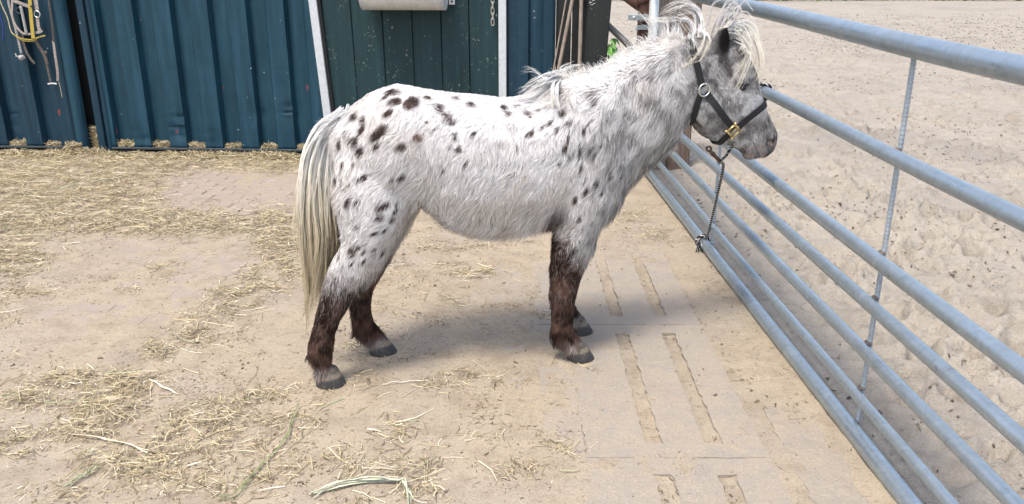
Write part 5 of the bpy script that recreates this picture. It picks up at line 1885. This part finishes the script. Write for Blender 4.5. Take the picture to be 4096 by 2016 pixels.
h4 = thing('leather_strap', 'dark tapering leather strap hanging below the rope knot', 'strap', hw_pt(390, 715, .04), WA, 'tack hung on the shed wall')
web(h4, 'strap_end', [(255, 380), (265, 470), (300, 580), (345, 660), (392, 716)], .019, M_LEATHER, .04)
h5 = thing('leather_strap', 'ragged brown leather strap hanging in a loop beside the yellow halter', 'strap', hw_pt(560, 900, .03), WA, 'tack hung on the shed wall')
web(h5, 'strap_end', [(400, 440), (440, 520), (500, 620), (535, 720)], .026, M_LEATHER, .035)
web(h5, 'strap_end', [(525, 715), (545, 800), (572, 925)], .016, M_LEATHER, .032)
mk('buckle', *ball(hw_pt(518, 592, .045), .013, 2, (1, .5, 1.2)), M_LEATHER, h5, smooth=True)
h6 = thing('leather_strap', 'long thin grey strap with a white tip hanging next to the edge profile', 'strap', hw_pt(650, 930, .04), WA, 'tack hung on the shed wall')
web(h6, 'strap_end', [(545, -60), (555, 60), (585, 260), (605, 470)], .013, M_LEATHER, .05, 20, .8)
web(h6, 'strap_end', [(603, 460), (625, 640), (648, 800), (652, 915)], .018, M_BEIGE, .045, 20, .5)
web(h6, 'white_tip', [(540, 945), (590, 938), (640, 945)], .010, simple('white_tape', (.6, .58, .55), .7, 0, .15), .05, 8)
mk('straw', *tube(hpath([(665, 930), (682, 1000), (702, 1105)], 8, .05), .0022, 5), M_CREAM, h6)
h7 = thing('baling_twine', 'cream twine hanging left of the beige halter', 'twine', hw_pt(130, 370, .04), WA, 'tack hung on the shed wall')
mk('cord_strand', *tube(hpath([(-10, -20), (30, 80), (85, 200), (125, 350), (175, 405)], 24, .05), .0042, 6), M_CREAM, h7)
h8 = thing('baling_twine', 'blue twine hanging at the far left of the shed wall', 'twine', hw_pt(35, 450, .04), WA, 'tack hung on the shed wall')
mk('cord_strand', *tube(hpath([(-20, 120), (10, 200), (36, 320), (36, 452)], 20, .045), .0052, 6), M_BLUE, h8)

# ================================================================== HAY, CHAFF AND CLODS
# (centre x, y, half width, half height, strength) in the 2576-pixel view, turned into ground positions
HAY = [(380, 400, 420, 30, 1.3), (150, 470, 260, 70, 1.25), (60, 540, 200, 60, 1.2), (420, 560, 330, 34, 1.25), (640, 560, 130, 32, 1.1), (250, 430, 220, 40, 1.2), (30, 650, 85, 60, 1), (690, 610, 60, 40, 1), (715, 660, 50, 60, 0.9),
       (700, 420, 60, 22, 0.9), (650, 720, 60, 50, 0.75), (585, 760, 85, 34, 0.85), (480, 800, 50, 20, 0.35), (500, 845, 60, 30, 0.8), (400, 888, 34, 26, 1), (420, 680, 40, 22, 0.4), (330, 730, 30, 14, 0.3), (545, 815, 70, 30, 0.45), (60, 735, 50, 25, 0.5),
       (230, 962, 170, 26, 1.04), (300, 985, 110, 26, 1.3), (60, 1012, 90, 22, 1.04), (260, 1040, 90, 34, 1.3), (250, 1080, 110, 26, 1.17), (30, 1125, 80, 30, 1.17), (160, 1100, 90, 24, 0.65), (400, 1100, 120, 34, 0.975), (520, 1060, 120, 34, 0.78), (460, 1130, 150, 34, 1.17),
       (300, 1165, 110, 34, 1.105), (380, 1180, 140, 40, 0.91), (600, 1120, 120, 40, 0.65), (700, 1060, 120, 40, 0.45), (640, 1010, 90, 26, 0.78), (560, 1025, 60, 22, 0.65), (740, 1130, 90, 40, 0.4), (830, 1190, 110, 60, 0.5), (1000, 1090, 60, 30, 0.6), (1040, 1180, 60, 34, 0.8),
       (1000, 1160, 110, 50, 0.5), (930, 1250, 120, 34, 0.6), (1060, 1240, 60, 30, 0.5), (1160, 945, 60, 16, 0.5), (1110, 975, 60, 22, 0.35), (900, 960, 60, 22, 0.35), (1220, 960, 34, 12, 0.5), (1185, 688, 60, 16, 0.75), (1145, 670, 40, 10, 0.4), (1230, 1090, 60, 30, 0.25),
       (1300, 1190, 80, 30, 0.3), (1430, 1130, 60, 26, 0.3), (1420, 1185, 50, 20, 0.35), (1490, 930, 22, 14, 0.5), (1600, 545, 40, 18, 0.45), (1640, 590, 40, 20, 0.3), (1190, 625, 80, 8, 0.4), (1130, 760, 40, 20, 0.25), (1100, 630, 50, 12, 0.3), (1360, 800, 30, 12, 0.4),
       (180, 1240, 140, 26, 0.52), (500, 1225, 150, 34, 0.78), (700, 1200, 100, 40, 0.45), (780, 1000, 70, 26, 0.35), (870, 880, 60, 16, 0.3), (990, 780, 40, 26, 0.22), (1020, 700, 60, 40, 0.2)]
HAYA = np.array(HAY)

def hay_density(P):
    q = project(np.column_stack([P, np.zeros(len(P))])) / 1.59
    d = np.zeros(len(P))
    nz = fbm(P, 5, 303, 3); nf = fbm(P, 16, 307, 3)
    wx = (nz - .5) * 60
    for x, y, a, b, s in HAYA:
        e = ((q[:, 0] + wx - x) / a) ** 2 + ((q[:, 1] + (nf - .5) * 20 - y) / b) ** 2
        d = np.maximum(d, s * np.exp(-e ** 1.4))
    bare = np.exp(-(((q[:, 0] - 610) / 170) ** 4 + ((q[:, 1] - 478) / 34) ** 4))
    d = d * (1 - .93 * bare)
    d = d * smooth01(nf, .18, .58) * 1.35
    d = np.where(q[:, 0] < 60, np.maximum(d, .25 * smooth01(nz, .45, .65)), d)
    return d, q

def straw_mesh(n, P, z, L, W, r, bend=.25, tilt=.10):
    an = r.random(n) * 6.283
    # straws lie mostly crosswise to the wall joints
    d = np.column_stack([np.cos(an), np.sin(an), r.normal(size=n) * tilt])
    side = np.column_stack([-np.sin(an), np.cos(an), r.normal(size=n) * .5]); side /= np.linalg.norm(side, axis=1)[:, None]
    c = np.column_stack([P, z])
    mid = c + side * (L * bend * r.normal(size=n) * .35)[:, None] * np.array([1, 1, 0])
    a, b = c - d * L[:, None] / 2, c + d * L[:, None] / 2
    for q in (a, b, mid):
        q[:, 2] = np.maximum(q[:, 2], z - .002)
    w = side * W[:, None] / 2
    return a, mid, b, w

def ribbons(name, n, a, mid, b, w, col, mat):
    V = np.stack([a - w, a + w, mid - w, mid + w, b - w * .7, b + w * .7], 1).reshape(-1, 3)
    base = np.arange(n)[:, None] * 6
    F = np.concatenate([base + np.array([[0, 1, 3, 2]]), base + np.array([[2, 3, 5, 4]])], 1).reshape(-1, 4)
    o = mk(name, V, F, mat, color=np.repeat(col, 6, 0), smooth=False)
    return o

def prisms(name, n, a, mid, b, w, col, mat):
    up = np.zeros_like(w); up[:, 2] = np.linalg.norm(w, axis=1) * 1.5
    V = np.stack([a - w, a + w, a + up, mid - w, mid + w, mid + up, b - w * .7, b + w * .7, b + up * .7], 1).reshape(-1, 3)
    base = np.arange(n)[:, None] * 9
    fs = []
    for k in (0, 3):
        for p, q in ((0, 1), (1, 2), (2, 0)):
            fs.append(base + np.array([[k + p, k + q, k + 3 + q, k + 3 + p]]))
    F = np.concatenate(fs, 1).reshape(-1, 4)
    return mk(name, V, F, mat, color=np.repeat(col, 9, 0), smooth=False)

M_HAY = tinted('hay', .75, .25)
HAYC = np.array([(.40, .325, .185), (.50, .42, .26), (.29, .23, .13), (.60, .53, .37), (.20, .155, .09), (.26, .25, .13), (.11, .083, .05)])

def surf_z(P):
    out = np.maximum(ground_height(P), -.002)
    return out

def build_hay():
    r = np.random.default_rng(77)
    N = 620000
    # uniform over the yard, thinner where far
    P = np.column_stack([-4.7 + 5.75 * r.random(N), 1.25 + 5.42 * r.random(N)])
    d, q = hay_density(P)
    on = (q[:, 0] > -120) & (q[:, 0] < 2700) & (q[:, 1] < 1340)
    acc = on & (r.random(N) < np.clip(d, 0, 1.1) ** 1.15 * .62)
    P, d = P[acc], d[acc]
    if len(P) > 130000:
        k = r.permutation(len(P))[:130000]; P, d = P[k], d[k]
    n = len(P)
    L = .012 + .055 * r.random(n) ** 2.2 + .05 * (r.random(n) < .12) * r.random(n)
    W = .0010 + .0022 * r.random(n) ** 1.5
    z = surf_z(P) + .002 + r.random(n) ** 1.5 * .024 * np.clip(d, 0, 1.2)
    a, m, b, w = straw_mesh(n, P, z, L, W, r, .3, .16)
    ci = r.choice(len(HAYC), n, p=[.22, .16, .18, .12, .17, .04, .11])
    col = HAYC[ci] * (.75 + .45 * r.random((n, 1)))
    o = ribbons('scattered_hay', n, a, m, b, w, col, M_HAY)
    tag(o, 'loose yellow hay scattered in drifts over the yard', 'hay', kind='stuff')
    # long straws
    N = 60000
    P = np.column_stack([-4.7 + 5.75 * r.random(N), 1.25 + 5.42 * r.random(N)])
    d, q = hay_density(P)
    acc = r.random(N) < .006 + .13 * np.clip(d, 0, 1) ** 1.2
    acc &= ~((q[:, 0] > 1450) & (r.random(N) < .9))
    P, d = P[acc], d[acc]; n = len(P)
    L = .05 + .13 * r.random(n) ** 2.0
    W = .0013 + .0024 * r.random(n) ** 1.8
    z = surf_z(P) + .003 + r.random(n) * .024 * d
    a, m, b, w = straw_mesh(n, P, z, L, W, r, .25, .06)
    col = np.array([(.52, .44, .27), (.60, .53, .38), (.43, .345, .19), (.66, .62, .50), (.34, .36, .21)])[r.choice(5, n, p=[.35, .25, .22, .1, .08])] * (.8 + .35 * r.random((n, 1)))
    o = prisms('long_straws', n, a, m, b, w, col, M_HAY)
    tag(o, 'longer pale straws lying among the hay', 'straw', kind='stuff')
    # trodden chaff, dark crumbs
    N = 300000
    P = np.column_stack([-3.2 + 4.4 * r.random(N), 1.3 + 4.2 * r.random(N)])
    d, q = hay_density(P)
    nn = fbm(P, 2.2, 401, 3); n2 = fbm(P, 9, 405, 3)
    acc = r.random(N) < (.018 + .26 * smooth01(n2, .50, .68) * smooth01(nn, .38, .58) + .25 * np.clip(d, 0, 1)) * (1 - .45 * smooth01(P[:, 0], .15, .5))
    P = P[acc]; n = len(P)
    L = .004 + .018 * r.random(n) ** 2.2; W = .0020 + .0034 * r.random(n) ** 2
    z = surf_z(P) + .001
    a, m, b, w = straw_mesh(n, P, z, L, W, r, .5, .2)
    col = np.array([(.13, .095, .06), (.20, .155, .09), (.09, .065, .045), (.27, .21, .12)])[r.choice(4, n, p=[.35, .3, .2, .15])] * (.8 + .4 * r.random((n, 1)))
    o = ribbons('trodden_chaff', n, a, m, b, w, col, M_HAY)
    tag(o, 'dark trodden chaff and crumbs on the sand', 'chaff', kind='stuff')
    # larger dung crumbs and crushed clumps lying all over
    N = 7000
    P = np.column_stack([-3.4 + 4.5 * r.random(N), 1.3 + 4.6 * r.random(N)])
    n2 = fbm(P, 3.0, 505, 4, .6)
    acc = r.random(N) < .03 + .55 * smooth01(n2, .52, .70)
    P = P[acc]; n = len(P)
    L = .005 + .016 * r.random(n) ** 2.6; W = .0035 + .007 * r.random(n) ** 2.4
    z = surf_z(P) + .001
    a, m, b, w = straw_mesh(n, P, z, L, W, r, .6, .15)
    col = np.array([(.145, .11, .075), (.19, .15, .095), (.11, .083, .056), (.23, .185, .115)])[r.choice(4, n, p=[.4, .28, .17, .15])] * (.8 + .4 * r.random((n, 1)))
    o = prisms('dung_crumbs', n, a, m, b, w, col, M_HAY)
    tag(o, 'small brown dung crumbs sprinkled over the yard floor', 'dung', kind='stuff')
    # crumbs in the arena
    N = 26000
    Y = 1.4 + 24 * r.random(N) ** 1.8
    X = gate_x(Y) + .05 + (Y * .66) * r.random(N)
    P = np.column_stack([X, Y])
    nn = fbm(P, .9, 431, 3)
    qq = project(np.column_stack([P, np.zeros(len(P))])) / 1.59
    band = np.exp(-((qq[:, 1] - 100) / 45) ** 2) * smooth01(qq[:, 0], 1950, 2150)
    acc = r.random(N) < .05 + .40 * smooth01(nn, .45, .7) + .8 * band
    P = P[acc]; n = len(P)
    sc = 1 + P[:, 1] * .05
    L = (.006 + .020 * r.random(n) ** 3) * sc; W = (.004 + .009 * r.random(n) ** 2.5) * sc
    dep = bpy.context.evaluated_depsgraph_get()
    AV = np.zeros(len(arena.data.vertices) * 3); arena.data.vertices.foreach_get('co', AV); AV = AV.reshape(-1, 3)
    zz = arena_z(P)
    a, m, b, w = straw_mesh(n, P, zz + .003, L, W, r, .4, .25)
    col = np.array([(.13, .105, .08), (.20, .165, .13), (.09, .07, .055), (.30, .25, .2)])[r.choice(4, n, p=[.35, .3, .15, .2])] * (.8 + .4 * r.random((n, 1)))
    o = prisms('arena_crumbs', n, a, m, b, w, col, M_HAY)
    tag(o, 'dark crumbs and clods lying on the arena sand', 'debris', kind='stuff')
    # heaps of hay in the feet of the corrugations and in the gap
    r5 = np.random.default_rng(8)
    hp_ = thing('hay_heap', 'tangled hay pushed into the foot of the shed wall', 'hay', wp(-1.5, 0.02, 0.05), WA)
    V, F, C = [], [], []
    spots = []
    for k in range(-8, 6):
        c0 = A_face + k * .2985 + .016 + .065
        if A_gap1 + .12 < c0 < A_jambL: spots.append((c0 + .004 * r5.normal(), .055, .028 + .022 * r5.random(), .062 + .006 * r5.random(), -.030))
    aL = wa(110, 248)[0]
    for k in range(-4, 2):
        c0 = aL + k * .2985 + .016 + .065
        if c0 < A_gap0 - .12: spots.append((c0 + .004 * r5.normal(), .055, .024 + .022 * r5.random(), .062 + .006 * r5.random(), -.030))
    spots += [((A_gap0 + A_gap1) / 2, .0, .21, .05, -.06), (A_gap0 - .10, .0, .10, .06, .05), ((A_gap0 + A_gap1) / 2, 0, .05, .12, .06)]
    r4 = np.random.default_rng(15)
    aa = A_gap1 + .1
    while aa < A_jambL + .1:
        spots.append((aa, .0, .018 + .02 * r4.random() + .02 * (r4.random() < .3), .06 + .09 * r4.random(), .07 + .09 * r4.random())); aa += .05 + .08 * r4.random()
    aa = A_gap0 - .2
    while aa > A_gap0 - 1.6:
        spots.append((aa, .0, .015 + .02 * r4.random() + .02 * (r4.random() < .3), .06 + .09 * r4.random(), .07 + .09 * r4.random())); aa -= .06 + .08 * r4.random()
    pa, pm, pb_, pw, pc = [], [], [], [], []
    for (ac, z0, hh, hwid, off) in spots:
        n = int(260 * (hwid / .06) * (hh / .05) ** .5)
        A2 = ac + (r.random(n) - .5) * 2 * hwid; u = r.random(n)
        prof = 1 - ((A2 - ac) / hwid) ** 8 * .3
        Z2 = z0 + hh * prof * u ** .7
        O2 = off + (r.random(n) - .5) * (.04 if abs(off) < .08 else .12) 
        c = W0 + A2[:, None] * WX + O2[:, None] * WN + Z2[:, None] * WZ
        L = .02 + .05 * r.random(n) ** 2
        an = r.normal(size=n) * .9; el = r.normal(size=n) * .5
        dd = (np.cos(an) * np.cos(el))[:, None] * WX + (np.sin(an) * np.cos(el) * .5)[:, None] * WN + np.sin(el)[:, None] * WZ
        dd /= np.linalg.norm(dd, axis=1)[:, None]
        sd_ = np.cross(dd, WN + r.normal(size=(n, 3)) * .6); sd_ /= np.linalg.norm(sd_, axis=1)[:, None]
        pa.append(c - dd * L[:, None] / 2); pb_.append(c + dd * L[:, None] / 2); pm.append(c + sd_ * (L * .08 * r.normal(size=n))[:, None])
        pw.append(sd_ * (.0014 + .0016 * r.random(n))[:, None])
        pc.append(HAYC[r.choice(len(HAYC), n, p=[.26, .2, .2, .10, .14, .04, .06])] * (.75 + .45 * r.random((n, 1))))
    a, m, b, w, col = map(np.vstack, (pa, pm, pb_, pw, pc))
    for arr in (a, m, b): arr[:, 2] = np.maximum(arr[:, 2], .003)
    n = len(a)
    Vv = np.stack([a - w, a + w, m - w, m + w, b - w * .7, b + w * .7], 1).reshape(-1, 3)
    base = np.arange(n)[:, None] * 6
    Ff = np.concatenate([base + np.array([[0, 1, 3, 2]]), base + np.array([[2, 3, 5, 4]])], 1).reshape(-1, 4)
    o = mk('hay_strands', Vv, Ff, M_HAY, hp_, color=np.repeat(col, 6, 0), smooth=False); o['kind'] = 'stuff'
    # trodden core of each heap
    mb = MB()
    core = simple('hay_core', (.22, .165, .085), .95, 0, .5, 60, .8)
    for (ac, z0, hh, hwid, off) in spots:
        V, F = ball(np.zeros(3), 1.0, 2)
        rr = np.random.default_rng(int(ac * 100) % 999)
        V = [np.sign(v) * np.abs(v) ** .45 for v in V]
        V = [wp(ac + v[0] * hwid * .98, z0 + max(v[2], -.2) * hh * .72 * (0.85 + .3 * rr.random()), off - .012 + v[1] * (.028 if abs(off) < .08 else .06)) for v in V]
        mb.add(V, F)
    o = mb.build('hay_core', core, hp_); o['kind'] = 'stuff'

def arena_z(P):
    bv = BVHTree.FromObject(arena, bpy.context.evaluated_depsgraph_get())
    out = np.zeros(len(P))
    for i, (x, y) in enumerate(P):
        h = bv.ray_cast(Vector((x, y, 2)), Vector((0, 0, -1)))
        out[i] = h[0].z if h[0] is not None else 0
    return out

build_hay()

# single long blades of grass on the sand
def blade(label, px, w, c, lift=.008, fan=1):
    P = np.array([G(x, y) for x, y in px])
    t = thing('grass_blade', label, 'grass', P[len(P) // 2] * np.array([1, 1, 0]), 0, 'long grass blades dropped on the yard')
    r = np.random.default_rng(len(px) * 7 + int(px[0][0]))
    m = simple('blade_leaf', c, .55, 0, .35, 30)
    for k in range(fan):
        Q = P + r.normal(size=P.shape) * np.array([.006, .006, 0]) * (fan > 1)
        C = catmull(Q, 26)
        C[:, 2] = surf_z(C[:, :2]) + lift + .004 * k + .006 * np.sin(np.linspace(0, 7 + k, 26)) ** 2
        T = np.gradient(C, axis=0); T /= np.linalg.norm(T, axis=1)[:, None]
        S = np.cross(T, [0, 0, 1.0]); S /= np.linalg.norm(S, axis=1)[:, None]
        ww = (w * (0.7 + .5 * r.random()) * np.sin(np.pi * np.linspace(.12, .97, 26)) ** .6)[:, None]
        V = np.stack([C - S * ww, C + np.array([0, 0, -.0022]), C + S * ww], 1).reshape(-1, 3)
        F = []
        for i in range(25):
            a = i * 3
            F += [(a, a + 1, a + 4, a + 3), (a + 1, a + 2, a + 5, a + 4)]
        mk('leaf_blade', V, F, m, t)
blade('broad pale green grass bundle bent round at its end, lowest on the sand', [(1250, 1992), (1320, 1968), (1400, 1947), (1500, 1941), (1580, 1940), (1616, 1950), (1630, 1985), (1638, 2030)], .0040, (.40, .42, .31), .006, 4)
blade('long thin dark green grass blade lying slanted across the hay', [(880, 2010), (960, 1997), (1045, 1870), (1135, 1769), (1175, 1690), (1195, 1633)], .0019, (.15, .20, .08), .008, 2)
blade('faded green grass stalk lying in the hay near the shed', [(240, 768), (330, 748), (420, 735), (500, 722)], .006, (.40, .43, .30), .02, 2)
blade('short grey-green grass tuft on the sand at the lower left', [(270, 1965), (320, 1925), (360, 1905), (390, 1880)], .0024, (.30, .33, .20), .006, 4)
blade('thick pale straw stalk lying on bare sand at the edge of a hay drift', [(596, 1525), (660, 1560), (715, 1586)], .0045, (.66, .58, .40), .006, 1)
blade('bleached straw stalk bent in the middle across the lower left hay', [(290, 1745), (390, 1765), (480, 1783), (560, 1810), (660, 1832)], .0024, (.56, .50, .37), .008, 2)
blade('pale straw stalk lying flat near the front of the near hind hoof', [(1530, 1547), (1620, 1538), (1710, 1533)], .0026, (.66, .62, .55), .006, 1)
